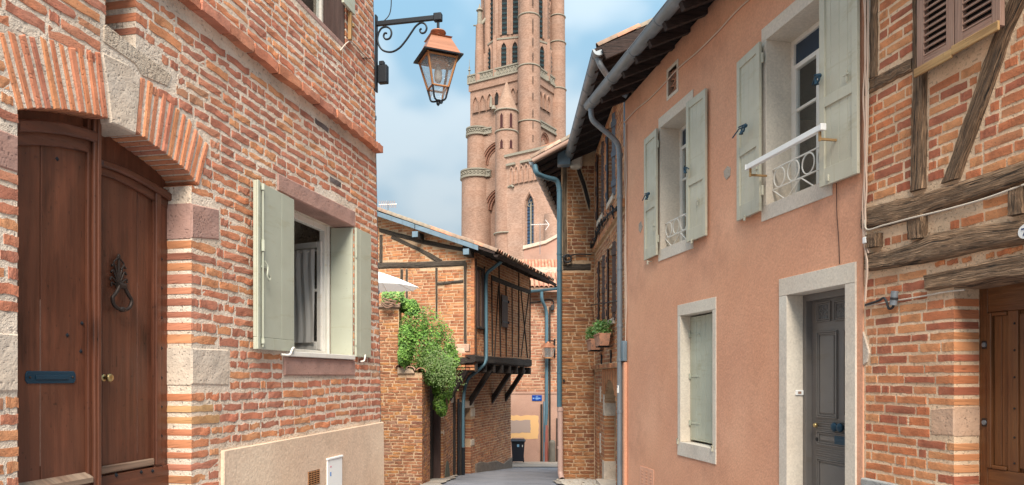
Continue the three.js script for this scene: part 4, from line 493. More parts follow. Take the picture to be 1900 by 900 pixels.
// ---------- timber-framed brick house at the right edge ----------
{
  const uL = P.u(1603) + .002, uR = uL + 4.4, t = thing('timber_framed_house', 'timber framed brick house at the right edge with louvred shutters and oak door', 'house', P), V0 = -.9, V1 = 7.4;
  const pts = (l) => P.pts(l); const b3lo = pts([[1724, 541], [1774, 535], [1820, 527], [1900, 516], [2050, 497]]);
  const dL = P.u(1770), dTop = P.v(1775, 534) + .02, door = [[dL, -.42], [dL + 1.25, -.42], [dL + 1.25, b3lo[4][1] + .03], [dL, dTop]];
  const sh = { a: P.p(1717, 140), m: P.p(1788, 98), b: P.p(1876, 46) }; const wv = (sh.a[1] + sh.m[1] + sh.b[1]) / 3; const win = rect(sh.a[0] + .05, sh.b[0] - .05, wv + .05, wv + 1.5);
  const wall = add('wall', prism([[uL, V0], [uR, V0], [uR, V1], [uL, V1]], -.36, 0, 0, [door, win]), M.warmMortar, t);
  const T2 = [
    ['post', pts([[1608, -60], [1608, 60], [1608, 150]]), pts([[1630, -60], [1630, 60], [1629, 142]]), .03],
    ['beam', pts([[1606, 150], [1650, 130], [1696, 106]]), pts([[1606, 178], [1650, 156], [1696, 132]]), .028],
    ['post', pts([[1697, -60], [1696, 145], [1692, 357]]), pts([[1718, -60], [1722, 150], [1720, 349]]), .035],
    ['brace', pts([[1905, -75], [1842, 80], [1795, 215], [1750, 341]]), pts([[1940, -65], [1880, 60], [1835, 190], [1783, 331]]), .035],
    ['beam', pts([[1604, 386], [1650, 376], [1720, 356], [1800, 333], [1900, 301], [2050, 255]]), pts([[1604, 428], [1650, 421], [1720, 402], [1800, 379], [1900, 345], [2050, 300]]), .04],
    ['beam', pts([[1612, 470], [1660, 462], [1692, 451], [1740, 430], [1820, 420], [1900, 408], [2050, 380]]), pts([[1612, 506], [1660, 498], [1713, 489], [1760, 480], [1820, 469], [1900, 455], [2050, 430]]), .05],
    ['door_beam', pts([[1722, 507], [1767, 497], [1830, 484], [1900, 471], [2050, 445]]), b3lo, .045],
  ];
  const holes = [{ poly: door, open: true }, { poly: win }];
  T2.forEach(([n, A, B, z], i) => { add(n, timber(A, B, n === 'door_beam' ? -.34 : -.12, z, 31 + i * 7, .015, 64), M.timber, t); holes.push({ poly: [...A, ...[...B].reverse()] }); });
  for (const [q, n] of [[[[1690, 402], [1722, 396], [1722, 441], [1691, 445]]], [[[1879, 352], [1915, 342], [1915, 395], [1879, 402]]], [[[1613, 437], [1639, 432], [1639, 457], [1613, 461]]]]) { const p = pts(q); add('joist_end', timber([p[3], p[0]], [p[2], p[1]], -.1, .065, 77 + q[0][0] % 13, .012, 8), M.timber, t); holes.push({ poly: p.map(([a, b]) => [a, b]) }); }
  const stone = pts([[1728, 758], [1770, 755], [1770, 809], [1728, 807]]); stone[1][0] = stone[2][0] = dL + .006; add('stone_block', prism(stone, -.24, .006, .01), texd([.72, .47, .32], 'stone', 'stoneB', .01), t); holes.push({ poly: stone });
  const patch = pts([[1594, 616], [1606, 622], [1615, 655], [1611, 672], [1594, 678]]).map(([a, b]) => [Math.max(a, uL + .001), b]); add('plaster_patch', prism(patch, -.02, .016, .006), M.whiteStone, t); holes.push({ poly: patch });
  holes.push({ poly: rect(sh.a[0] - .02, sh.b[0] + .03, wv - .09, wv + 1.7) });
  holes.push({ poly: pts([[1722, 498], [1740, 432], [1820, 470], [1900, 456], [1900, 470], [1767, 496]]) });
  const list = lay({ v0: -.32, v1: 7.2, u0: uL + .01, u1: uL + 3.7, course: .086, joint: .027, vj: .02, len: [.16, .36], holes, seed: 12, wob: .012 });
  setBricks(wall, P, list, PAL.right, { kind: 'neat', proud: .0045, openDepth: .23, seed: 8, rot: .02 });
  // brick slips between the two lower beams
  { const r = rng(3); for (const [x, y] of [[1745, 489], [1768, 486], [1795, 482], [1838, 474], [1865, 468], [1885, 463]]) { const [u, v] = P.p(x, y); const b = add('brick', BG.rough[Math.floor(r() * 12)], PAL.right.mats[Math.floor(r() * 3)], wall); b.position.set(u, v, -.015); b.scale.set(.06 + r() * .08, .035, .05); b.rotation.z = .12; } }
  // louvred shutters
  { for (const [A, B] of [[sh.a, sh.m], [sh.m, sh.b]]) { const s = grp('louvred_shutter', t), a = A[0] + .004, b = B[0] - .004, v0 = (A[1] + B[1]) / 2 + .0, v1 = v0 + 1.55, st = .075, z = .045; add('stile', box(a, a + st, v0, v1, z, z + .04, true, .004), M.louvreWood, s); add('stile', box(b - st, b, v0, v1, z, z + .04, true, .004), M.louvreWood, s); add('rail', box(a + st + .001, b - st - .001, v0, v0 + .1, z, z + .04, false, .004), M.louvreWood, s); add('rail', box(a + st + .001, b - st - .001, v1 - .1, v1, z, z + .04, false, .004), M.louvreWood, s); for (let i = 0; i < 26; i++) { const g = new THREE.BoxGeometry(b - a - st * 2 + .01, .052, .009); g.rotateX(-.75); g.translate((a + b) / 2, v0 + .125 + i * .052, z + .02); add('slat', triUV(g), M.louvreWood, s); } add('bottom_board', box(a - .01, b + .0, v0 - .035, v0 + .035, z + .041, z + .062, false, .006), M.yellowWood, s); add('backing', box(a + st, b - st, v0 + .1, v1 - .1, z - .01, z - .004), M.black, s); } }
  // oak door deep in the opening
  { const z = -.25, x = (q) => P.u(q, z), D = add('oak_door', box(dL - .02, dL + 1.24, -.42, 2.75, z - .06, z - .012, true), M.oakDoor, t); const u0 = dL, u1 = dL + 1.22, fr = x(1836), v1 = P.v(1860, 578, z), v0 = P.v(1860, 872, z);
    add('stile', box(u0 - .02, fr, -.42, 2.7, z - .012, z + .018, true, .006), M.oakDoor, D); const post = [x(1876), x(1886)]; add('muntin', box(x(1873), x(1892), v0 + .001, v1 - .001, z - .012, z + .016, true, .006), M.oakDoor, D); add('rail', box(fr + .001, u1, v1, 2.7, z - .012, z + .017, false, .006), M.oakDoor, D); add('rail', box(fr + .001, u1, -.42, v0, z - .012, z + .017, false, .006), M.oakDoor, D); add('mould', merge([box(fr + .001, fr + .04, v0 + .001, v1 - .001, z - .01, z + .03, true, .01), box(fr + .041, x(1872), v1 - .03, v1 - .001, z - .01, z + .028, false, .008), box(fr + .041, x(1872), v0 + .001, v0 + .03, z - .01, z + .028, false, .008)]), M.oakDoor, D);
    const bs = [x(1845), x(1860), x(1873)]; for (let i = 0; i < 2; i++) add('plank', box(bs[i] + .002, bs[i + 1] - .002, v0 + .03, v1 - .03, z - .012, z + .004, true, .004), M.oakDoor, D); const b2 = [x(1892), x(1910), x(1930), x(1950)]; for (let i = 0; i < 3; i++) add('plank', box(b2[i] + .002, b2[i + 1] - .002, v0 + .03, v1 - .03, z - .012, z + .004, true, .004), M.oakDoor, D);
    for (const y of [640, 784]) { const [u, v] = P.p(1828, y, z + .02); const g = new THREE.CylinderGeometry(.018, .018, .012, 14); g.rotateX(Math.PI / 2); g.translate(u, v, z + .03); add('lock_plate', box(u - .03, u + .03, v - .032, v + .032, z + .018, z + .024, false, .003), M.darkIron, D); add('lock', g, M.zinc, D); }
    for (const y of [600, 650, 700, 758, 812, 860]) { const [u, v] = P.p(1882, y, z + .02); const s = new THREE.SphereGeometry(.008, 6, 5); s.translate(u, v, z + .018); add('nail', s, M.iron, D); } }
  add('door_step', box(dL - .2, dL + 1.5, -.6, -.425, -.3, .1, false, .012), M.whiteStone, t);
  // grey stone plinth beside the step
  add('plinth_stone', box(uL + .01, P.u(1668), -.6, P.v(1630, 891), -.05, .05, false, .015), texd([.42, .43, .42], 'stone', 'stoneB', .01), t);
  shell(t, P, uL, uR, V0, V1, .36, 6, M.warmMortar);
  // roof out of sight, closing the top
  add('roof', slab(V(uL - .1, V1 + .02, .5), V(1, 0, 0), V(0, .4, -.916), 4.6, 6, .12), M.tile, t);
}
// things fixed to the timber-framed house
{
  const c3 = (x, y, o = .05) => { const [u, v] = P.p(x, y, o); return V(u, v, o); };
  const n = thing('house_number_plate', 'small white oval enamel house number plate on the weathered beam', 'number plate', P); { const [u, v] = P.p(1905, 429, .06); const g = new THREE.CylinderGeometry(.062, .062, .008, 28); g.rotateX(Math.PI / 2); g.scale(1, .82, 1); g.translate(u, v, .062); add('plate', g, M.white, n); const d = mat([.03, .05, .15]); add('digit', merge([box(u - .034, u + .006, v + .014, v + .024, .066, .069), prism([[u - .004, v + .014], [u + .006, v + .014], [u - .012, v - .028], [u - .023, v - .028]], .066, .069)]), d, n); }
  const lines = [[c3(1606, 0), c3(1605, 100), c3(1608, 220), c3(1604, 330), c3(1606, 420), c3(1604, 440), c3(1608, 455), c3(1612, 470)], [c3(1611, -20), c3(1610, 120), c3(1604, 260), c3(1608, 350), c3(1602, 430), c3(1606, 458), c3(1608, 500), c3(1606, 560)], [c3(1602, -20), c3(1607, 90), c3(1602, 180), c3(1607, 280), c3(1601, 380), c3(1603, 450), c3(1610, 490), c3(1604, 558)]];
  lines.forEach((l, i) => { const o = thing('wall_cable', ['tan cable down the joint of the pink and timber houses, ending at the beam', 'tan cable running lowest down the joint beside the grey door lintel', 'tan cable weaving leftmost beside the bundle down the pink house corner'][i], 'cable', P); add('strand', spline(l, .0085, 70, 5), M.cable, o); });
  { const o = thing('pale_conduit', 'straight pale conduit between the pink wall and the timber house', 'conduit', P); add('strand', tube([c3(1614, -60, .03), c3(1609, 250, .03), c3(1604, 425, .03), c3(1609, 452, .04), c3(1613, 440, .05)], .012, .05, 6), M.paleCable, o); add('clip', box(c3(1606, 400).x - .02, c3(1606, 400).x + .03, c3(1606, 452).y, c3(1606, 440).y, .03, .07, false, .008), M.white, o); }
  { const o = thing('overhead_cable', 'white cable sagging along the upper weathered beam', 'cable', P); add('strand', spline([c3(1605, 408, .06), c3(1607, 425, .06), c3(1640, 418, .06), c3(1690, 405, .07), c3(1760, 388, .06), c3(1830, 368, .06), c3(1900, 343, .06), c3(1980, 318, .06)], .008, 60, 5), M.paleCable, o); }
  { const o = thing('outdoor_cable_joint', 'grey cable joint with black lead hanging on the brick wall by the oak door', 'cable joint', P); const c = c3(1659, 553, .05); const g = new THREE.CylinderGeometry(.03, .03, .12, 14); g.rotateZ(-.15); g.translate(c.x, c.y, c.z); add('joint_body', g, M.zinc, o); const g2 = new THREE.CylinderGeometry(.033, .033, .02, 14); g2.rotateZ(-.15); g2.translate(c.x + .0, c.y - .005, c.z); add('collar', g2, M.blackCable, o); add('lead', spline([c3(1606, 566, .02), c3(1630, 558, .03), c3(1641, 553, .05), c3(1645, 560, .05), c3(1650, 573, .06), c3(1656, 571, .05), c3(1658, 565, .05)], .011, 40, 6), M.blackCable, o); add('cable', spline([c3(1606, 568, .015), c3(1650, 560, .015), c3(1700, 552, .015), c3(1760, 541, .02), c3(1790, 538, .01)], .007, 40, 5), M.paleCable, o); }
}
// ---------- garden wall, its plants and door ----------
const GZ = 16, GF = new Wall(-1.98, GZ, 1, 0), GS = new Wall(-1.98, GZ, .06, 1);
{
  const t = thing('garden_wall', 'old stepped brick garden wall under the climbing plant left of the street', 'garden wall', GF);
  const g0 = gY(16.5) - .2, uA = GF.u(740), vA = GF.v(720, 572), vB = GF.v(760, 692);
  const wall = add('wall', prism([[-3, g0], [0, g0], [0, vB], [uA, vB], [uA, vA], [-3, vA]], -.4, 0), M.tanMortar, t);
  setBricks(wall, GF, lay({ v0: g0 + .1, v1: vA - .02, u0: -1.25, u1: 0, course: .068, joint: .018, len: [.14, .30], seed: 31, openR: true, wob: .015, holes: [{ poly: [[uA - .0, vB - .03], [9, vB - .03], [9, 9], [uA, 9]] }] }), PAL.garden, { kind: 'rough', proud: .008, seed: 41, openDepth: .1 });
  // copings
  { const u0 = GF.u(738), u1 = GF.u(782); add('coping_stone', prism([[u0, vB - .02], [GF.u(770), vB - .01], [GF.u(765), vB + .09], [u0, vB + .12]], -.35, .05, .01), texd([.60, .45, .32], 'stone', 'stoneB', .01), t); for (let i = 0; i < 3; i++) { const o = add('coping_tile', tileGeo, [M.tile, M.paleTile, M.tile][i], t); o.position.set(lerp(u0 + .05, u1 + .0, i / 2), vB + .11 - i * .035, -.28); o.scale.set(1.1, .8, .85); o.rotation.z = -.18; } }
  add('coping_stone', box(-3, uA + .03, vA + .002, vA + .1, -.42, .05, false, .03), M.darkTile, t);
  // return along the street: brick, recessed dark door, then more brick as far as the jettied house
  const s0 = GS.u(797.5), s1 = GS.u(816.5), s2 = 4.25, top = GS.v(800, 690), gd = (u) => gY(GZ + u);
  const near = add('return_wall', prism([[.0, g0], [s0, g0 - .1], [s0, top + .1], [.0, vB]], -.4, -.002), M.tanMortar, t, GS); 
  setBricks(near, GS, lay({ v0: g0 + .1, v1: vB - .03, u0: .01, u1: s0, course: .068, joint: .018, len: [.14, .3], seed: 33, openR: true, wob: .01 }), PAL.garden, { kind: 'far', proud: .008, seed: 43, openDepth: .35 });
  const far = add('return_wall', prism([[s1, gd(s1) - .3], [s2, gd(s2) - .3], [s2, 2.1], [s1, 2.1]], -.35, .08), M.tanMortar, t, GS);
  setBricks(far, GS, lay({ v0: gd(s2) - .05, v1: 2.1, u0: s1, u1: s2 - .02, course: .072, joint: .018, len: [.14, .3], seed: 34, openL: true, wob: .01 }), PAL.garden, { kind: 'far', proud: .008, seed: 44, openDepth: .3, off: .08 });
  const D = add('garden_door', box(s0 - .02, s1 + .02, gd(s0) - .2, 1.62, -.22, -.16, true), M.blackTimber, t, GS); for (let i = 0; i < 5; i++) add('plank', box(lerp(s0, s1, i / 5) + .004, lerp(s0, s1, (i + 1) / 5) - .004, gd(s1) + .02, 1.6, -.16, -.15, true, .004), M.blackTimber, D); add('door_post', box(s1 - .14, s1 - .002, gd(s1) - .1, 1.6, -.15, .02, true, .01), M.brownShutter, t, GS); add('door_lintel', timber([[s0 - .2, 1.78], [s1 + .2, 1.78]], [[s0 - .2, 1.58], [s1 + .2, 1.58]], -.3, .06, 61), M.darkTimber, t, GS);
  add('white_stone', box(s1 - .004, s1 + .06, .55, .72, -.2, .095, false, .02), M.whiteStone, t, GS); add('white_stone', box(s1 - .004, s1 + .1, .12, .26, -.2, .095, false, .02), M.whiteStone, t, GS); add('render_patch', box(s1 + 1.3, s1 + 1.75, .9, 1.4, .06, .098, false, .01), M.surround, t, GS);
  // damp dark weathering at the foot is its own patch of cement
  add('cement_patch', prism([[s1 + .25, gd(s1) + .02], [s1 + 1.1, gd(s1 + 1) + .02], [s1 + .9, gd(s1) + .30], [s1 + .6, gd(s1) + .42], [s1 + .35, gd(s1) + .3]], .07, .1, .01), texd([.12, .13, .10], 'stone', 'stoneB', .01), t, GS);
}
function leafCloud(n, seed, where, size, cols) {
  const r = rng(seed), list = [], pos = [], col = [], nor = [], X = V(), Y = V(), N = V();
  for (let i = 0; i < n; i++) { const { p, d, c, s = 1 } = where(r); N.copy(d).add(V(r() - .5, r() - .3, r() - .5).multiplyScalar(1.5)).normalize(); X.set(r() - .5, r() - .5, r() - .5).cross(N).normalize(); Y.copy(N).cross(X); const w = size * s * lerp(.35, 1.3, r() * r() + .1), h = w * lerp(1.1, 1.7, r()); const A = p.clone().addScaledVector(Y, -h / 2), B = p.clone().addScaledVector(X, w / 2).addScaledVector(N, w * .12), C = p.clone().addScaledVector(Y, h / 2), D = p.clone().addScaledVector(X, -w / 2).addScaledVector(N, w * .12); const k = cols[Math.floor(clamp((c ?? r()) + (r() - .5) * .5, 0, .999) * cols.length)], br = lerp(.75, 1.25, r());
    for (const q of [A, B, C, A, C, D]) { pos.push(q.x, q.y, q.z); col.push(k[0] * br, k[1] * br, k[2] * br); } }
  const g = new THREE.BufferGeometry(); g.setAttribute('position', new THREE.Float32BufferAttribute(pos, 3)); g.setAttribute('color', new THREE.Float32BufferAttribute(col, 3)); g.computeVertexNormals(); return g;
}
const leafMat = new THREE.MeshPhysicalMaterial({ vertexColors: true, roughness: .65, transmission: .22, thickness: 0, side: THREE.DoubleSide });
{
  const c = at(790, 640, 16.6), t = thing('climbing_plant', 'lush green climbing plant spilling over the garden wall', 'plant', c);
  const blobs = [[768, 600, 27, 34, 16.3], [790, 615, 36, 44, 16.7], [815, 640, 30, 42, 17.0], [780, 645, 38, 40, 16.3], [755, 635, 15, 40, 16.1], [805, 680, 32, 34, 16.4], [835, 668, 17, 28, 17.2], [822, 710, 21, 36, 16.8], [818, 745, 13, 26, 16.9], [760, 570, 16, 14, 16.4], [750, 660, 10, 22, 16.0]];
  const g = leafCloud(30000, 5, (r) => { const [px, py, rx, ry, z] = blobs[Math.floor(Math.pow(r(), .8) * blobs.length)], k = z / F; const u = r() * 2 - 1, a = r() * 6.283, q = Math.sqrt(1 - u * u), R = lerp(.62, 1.07, Math.pow(r(), .5)); const d = V(q * Math.cos(a), u, q * Math.sin(a)); const p = at(px, py, z).sub(c); const cl = vn(p.x * 9 + 50 + d.x * 3, p.y * 9 + 50 + d.y * 3, 999, 999, 3); p.x += d.x * rx * k * R * (.85 + .3 * cl); p.y += d.y * ry * k * R * (.85 + .3 * cl); p.z += d.z * .38 * R; return { p, d: d.clone().add(V(0, .5, .4)), c: cl * .8 + (py > 690 ? .1 : 0) - .1 }; }, .046, [[.10, .23, .022], [.14, .30, .032], [.19, .37, .045], [.06, .15, .016], [.25, .41, .065], [.24, .30, .11]]);
  add('foliage', g, leafMat, t);
  // paler wispy shrub hanging at the front
  const g2 = leafCloud(2000, 9, (r) => { const k = r(), px = lerp(785, 838, k) + (r() + r() - 1) * 34, py = lerp(664, 690, k) + (r() + r() - 1) * 40, z = 15.85 + r() * .3; return { p: at(px, py, z).sub(c), d: V(0, .4, 1), s: .7 }; }, .042, [[.16, .25, .07], [.13, .21, .05], [.22, .29, .11]]); add('pale_sprigs', g2, leafMat, t);
  const r = rng(4), st = []; for (let i = 0; i < 14; i++) { const px = 770 + r() * 60, a = at(px, 640 + r() * 30, 16.7).sub(c), b = at(px + (r() - .3) * 30, 700 + r() * 60, 16.7).sub(c); st.push(spline([a, a.clone().lerp(b, .5).add(V((r() - .5) * .2, 0, .2)), b], .008, 8, 4)); } add('stems', merge(st), mat([.12, .07, .04]), t);
}
{ // ivy on the pier
  const c = at(722, 562, 15.9), t = thing('ivy', 'small tuft of ivy with dry twisted stems on top of the wall pier', 'plant', c); add('foliage', leafCloud(420, 15, (r) => { const p = at(lerp(708, 750, r()), lerp(542, 562, r()), 15.9 + r() * .3).sub(c); return { p, d: V(0, .6, .8) }; }, .07, [[.2, .36, .08], [.3, .45, .12], [.14, .28, .05]]), leafMat, t); const r = rng(8), st = []; for (let i = 0; i < 7; i++) { const a = at(706 + r() * 10, 552 + r() * 12, 15.85).sub(c), b = at(728 + r() * 14, 556 + r() * 14, 15.85).sub(c); st.push(spline([a, a.clone().lerp(b, .4).add(V(0, -.1 * r(), .05)), b], .014, 10, 5)); } add('stems', merge(st), mat([.22, .13, .09]), t);
}
{ // garden parasol
  const c = at(698, 503, 18.2), t = thing('garden_parasol', 'white garden parasol showing above the old garden wall', 'parasol', V(c.x, gY(18), c.z)); const R = 1.08, h = .42, n = 8, pos = [], y = c.y - gY(18); const ring = (i, k, d) => { const a = i / n * 6.2832 + .1; return [Math.cos(a) * R * k, y - h * k - d, Math.sin(a) * R * k]; };
  const canopy = []; for (let i = 0; i < n; i++) for (let s = 0; s < 4; s++) { const k0 = s / 4, k1 = (s + 1) / 4, A = ring(i, k0, -.03 * Math.sin(k0 * 3)), B = ring(i + 1, k0, -.03 * Math.sin(k0 * 3)), C = ring(i + 1, k1, -.03 * Math.sin(k1 * 3)), D = ring(i, k1, -.03 * Math.sin(k1 * 3)); canopy.push(...A, ...B, ...C, ...A, ...C, ...D); }
  const g = new THREE.BufferGeometry(); g.setAttribute('position', new THREE.Float32BufferAttribute(canopy, 3)); g.computeVertexNormals(); add('canopy', g, new THREE.MeshPhysicalMaterial({ color: lin(.84, .84, .84), roughness: .9, transmission: .3, thickness: 0, side: THREE.DoubleSide }), t); const ribs = []; for (let i = 0; i < n; i++) add('rib', tube([V(0, y - .03, 0), V(...ring(i, 1, .015))], .009, 0, 5), M.white, t); add('pole', tube([[0, 0, 0], [0, y + .04, 0]], .025, 0, 10), M.white, t);
}
// ---------- jettied timber-framed house ----------
const JC = [-1.04, 20], JS = new Wall(JC[0], JC[1], .297, .955), JG = new Wall(JC[0], JC[1], .955, -.297), JL = new Wall(JC[0] - .955 * .69, JC[1] + .297 * .69, .297, .955);
{
  const t = thing('jettied_house', 'jettied half timbered brick house overhanging the lane on black brackets', 'house', JS);
  const sL = JS.u(983.5), j0 = JS.v(882, 664), eT = JS.v(882, 452);
  // gable wall towards the viewer
  const gt = (px, py) => JG.p(px, py); const v1 = gt(705, 398), v2 = [0, gt(880, 457)[1]], sl = (v2[1] - v1[1]) / (v2[0] - v1[0]), top = (u) => v2[1] + sl * u;
  const gW = add('gable_wall', prism([[-8, -1.6], [-.7, -1.6], [-.7, j0], [0, j0], [0, top(0)], [-8, top(-8)]], -.3, 0), M.tanMortar, t, JG);
  const GT = [['beam', [[704, 423], [788, 445], [868, 461]], [[704, 431], [788, 454], [868, 469]]], ['brace', [[728, 436], [775, 458], [822, 482]], [[726, 443], [772, 464], [812, 488]]], ['beam', [[700, 487], [780, 486], [864, 483]], [[700, 499], [780, 497], [864, 493]]], ['post', [[808, 497], [808.5, 540], [808.5, 590]], [[812, 497], [812, 540], [812, 590]]], ['post', [[860, 487], [861, 540], [861, 640]], [[866, 487], [866, 540], [866, 640]]], ['rail', [[812, 524], [860, 519]], [[812, 529.5], [860, 524.5]]], ['post', [[704, 436], [704, 487]], [[710, 436], [710, 487]]], ['post', [[743, 500], [743, 560]], [[748, 500], [748, 560]]], ['post', [[753, 500], [753, 560]], [[757, 500], [757, 560]]]].map(([n, a, b]) => [n, JG.pts(a), JG.pts(b)]);
  GT.forEach(([n, a, b], i) => add(n, timber(a, b, -.1, .03, 41 + i * 5, .012, 20), M.darkTimber, t, JG));
  setBricks(gW, JG, lay({ v0: 1.8, v1: top(-5), u0: -4.2, u1: 0, course: .083, joint: .02, len: [.18, .34], seed: 51, openR: true, wob: .02, holes: [...GT.map(([n, a, b]) => ({ poly: [...a, ...[...b].reverse()] })), { poly: [[-9, top(-9) - .05], [1, top(1) - .05], [1, 20], [-9, 20]] }] }), PAL.ochre, { kind: 'far', proud: .008, seed: 51, openDepth: .2 });
  // street wall above the jetty
  const sW = add('street_wall', prism([[.002, j0], [sL, JS.v(983, 668)], [sL, eT - .1], [.002, eT]], -.3, 0), M.tanMortar, t);
  const lines = [['post', [882.5, 480], [882.5, 662], .07], ['post', [898, 495], [898, 662], .05], ['post', [911.5, 515], [913, 661], .055], ['brace', [924, 530], [917, 662], .05], ['post', [925, 490], [928, 662], .06], ['post', [938, 522], [938.5, 662], .05], ['post', [949.5, 530], [950, 662], .05], ['post', [962, 506], [961.5, 663], .06], ['brace', [965.5, 536], [978, 664], .05], ['brace', [981, 541], [966, 663], .05], ['post', [983, 520], [983, 666], .06]];
  const ST = lines.map(([n, a, b, w]) => [n, ...seg2(JS.p(...a), JS.p(...b), w)]); ST.push(['beam', JS.pts([[911, 510], [945, 524], [983, 538]]), JS.pts([[911, 520], [945, 533], [983, 546]])]);
  ST.forEach(([n, a, b], i) => add(n, timber(a, b, -.08, i === 7 || i === 8 ? .034 : .026 + (i % 3) * .003, 91 + i * 3, .008, 16), M.blackTimber, t));
  const sh1 = [JS.p(884.5, 605), JS.p(896, 504)], sh2 = [JS.p(928.5, 606), JS.p(939.5, 550)];
  setBricks(sW, JS, lay({ v0: j0 + .02, v1: eT - .05, u0: .0, u1: sL, course: .083, joint: .02, len: [.14, .28], seed: 52, wob: .01, openL: true, openR: true, holes: [...ST.map(([n, a, b]) => ({ poly: [...a, ...[...b].reverse()] })), { poly: rect(sh1[0][0], sh1[1][0], sh1[0][1], sh1[1][1]) }, { poly: rect(sh2[0][0], sh2[1][0], sh2[0][1], sh2[1][1]) }] }), PAL.ochre, { kind: 'far', proud: .006, seed: 52, openDepth: .1 });
  { const [a, b] = sh1, w = b[0] - a[0], s = grp('window_shutter', t); for (let i = 0; i < 3; i++) add('board', box(a[0] + w * i / 3 + .004, a[0] + w * (i + 1) / 3 - .004, a[1], b[1], -.02 + (i === 1 ? -.03 : 0), .03 + (i === 1 ? -.03 : 0), true, .006), M.brownShutter, s); add('sill', box(a[0] - .05, b[0] + .05, a[1] - .07, a[1] - .002, -.02, .08, false, .01), M.blackTimber, s); add('head', box(a[0] - .05, b[0] + .05, b[1] + .002, b[1] + .07, -.02, .05, false, .01), M.blackTimber, s); }
  { const [a, b] = sh2, w = b[0] - a[0], s = grp('plank_shutter', t); for (let i = 0; i < 4; i++) add('board', box(a[0] + w * i / 4 + .003, a[0] + w * (i + 1) / 4 - .003, a[1], b[1], .03, .055, true, .004), M.brownShutter, s); for (const y of [.16, .82]) { const v = lerp(a[1], b[1], y); add('strap', box(a[0] + .02, b[0] + .03, v - .02, v + .02, .055, .066), M.iron, s); add('hinge', box(b[0] + .0, b[0] + .05, v - .04, v + .04, .03, .09, false, .01), M.iron, s); } }
  // jetty: beam, joist ends, brackets
  add('jetty_beam', timber([[-.06, j0 + .08], [sL + .05, JS.v(983, 667)]], [[-.06, j0 - .14], [sL + .05, JS.v(983, 679) - .04]], -.25, .06, 11, .02, 30), M.blackTimber, t);
  for (let i = 0; i < 8; i++) { const u = lerp(.1, sL - .1, i / 7), v = lerp(j0 - .15, JS.v(983, 679) - .05, i / 7); add('joist', box(u - .07, u + .07, v - .24, v - .003, -.66, .045, false, .012), M.blackTimber, t); }
  add('gable_sill_beam', timber([[-1.3, j0 + .04], [.0, j0 + .04]], [[-1.3, j0 - .2], [.0, j0 - .2]], -.26, .03, 23, .015), M.blackTimber, t, JG);
  for (const px of [868, 912, 951, 974]) { const u = JS.u(px), v = lerp(j0, JS.v(983, 668), clamp(u / sL)) - .36; const s = [[.03, v], [-.13, v], [-.69, v - .82], [-.69, v - 1.08]]; const g = prism(s, -.08, .08, .01); g.rotateY(-Math.PI / 2); g.translate(u, 0, 0); add('bracket', g, M.blackTimber, t); }
  // ground-floor wall set back under the jetty
  const g0 = -1.9, lw = sL - .06, dU0 = JL.u(862), dU1 = JL.u(873), dT = JL.v(868, 757);
  const low = add('ground_floor_wall', prism([[0, g0], [lw, g0], [lw, j0 - .1], [0, j0 - .1]], -.3, 0, 0, [rect(dU0, dU1, g0 + .05, dT)]), M.tanMortar, t, JL);
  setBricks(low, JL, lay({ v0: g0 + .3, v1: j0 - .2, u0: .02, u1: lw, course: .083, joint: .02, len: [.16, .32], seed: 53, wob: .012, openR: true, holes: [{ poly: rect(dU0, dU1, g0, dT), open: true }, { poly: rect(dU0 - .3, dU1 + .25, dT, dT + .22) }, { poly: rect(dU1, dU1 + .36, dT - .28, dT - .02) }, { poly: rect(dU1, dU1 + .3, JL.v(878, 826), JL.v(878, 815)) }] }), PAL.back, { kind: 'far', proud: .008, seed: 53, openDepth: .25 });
  add('door_lintel', box(dU0 - .3, dU1 + .25, dT + .003, dT + .21, -.25, .03, false, .015), M.whiteStone, t, JL); add('jamb_stone', box(dU1 + .003, dU1 + .35, dT - .27, dT - .03, -.25, .022, false, .015), M.whiteStone, t, JL); add('jamb_stone', box(dU1 + .003, dU1 + .3, JL.v(878, 826), JL.v(878, 815), -.25, .022, false, .015), M.whiteStone, t, JL);
  add('lane_door', merge([box(dU0, dU1, g0, dT, -.24, -.18, true), ...[0, 1, 2].map((i) => box(lerp(dU0, dU1, i / 3) + .01, lerp(dU0, dU1, (i + 1) / 3) - .01, g0, dT - .05, -.18, -.165, true, .005))]), M.blackTimber, t, JL);
  add('corner_post', timber([[.05, g0 + .3], [.05, j0 - .2]], [[.28, g0 + .3], [.28, j0 - .2]], -.1, .05, 3, .01), M.blackTimber, t, JL); add('low_post', timber([[.5, gY(20.4) - .1], [.5, .9]], [[.6, gY(20.4) - .1], [.6, .9]], .02, .1, 5, .006), M.blackTimber, t, JL);
  // cement footing, stained and lumpy
  { const p = [[JL.u(881), -1.8], [lw + .06, -1.8], [lw + .06, -1.22], [lw - .4, -1.26], [lw - .9, -1.33], [lw - 1.6, -1.15], [lw - 2.6, -1.1], [lw - 3.2, -1.0], [JL.u(881), -1.02]]; add('cement_footing', prism(p, -.02, .05, .02), texd([.20, .16, .13], 'stone', 'stoneB', .02), t, JL); }
  // roof: slope towards the street, verge along the gable with blue-grey flashing
  { const pitch = Math.atan(-sl), ov = .72, vg = .35; const nG = V(0, 0, 1); // in the frame of JG: x along the gable (right, down the slope), z towards the viewer
    const O = V(ov, top(ov) + .02, vg), upv = V(-Math.cos(pitch), Math.sin(pitch), 0), ax = V(0, 0, -1), len = 9, wid = sL + vg + .55;
    const R = add('roof', slab(O, ax, upv, wid, len, .06), M.eaveTimber, t, JG);
    for (let i = 0; i < 12; i++) { const g = new THREE.BoxGeometry(1.1, .11, .09); g.rotateZ(-pitch); g.translate(ov - .5, top(ov - .5) - .09, vg - .3 - i * .5); add('rafter', triUV(g), M.blackTimber, t, JG); }
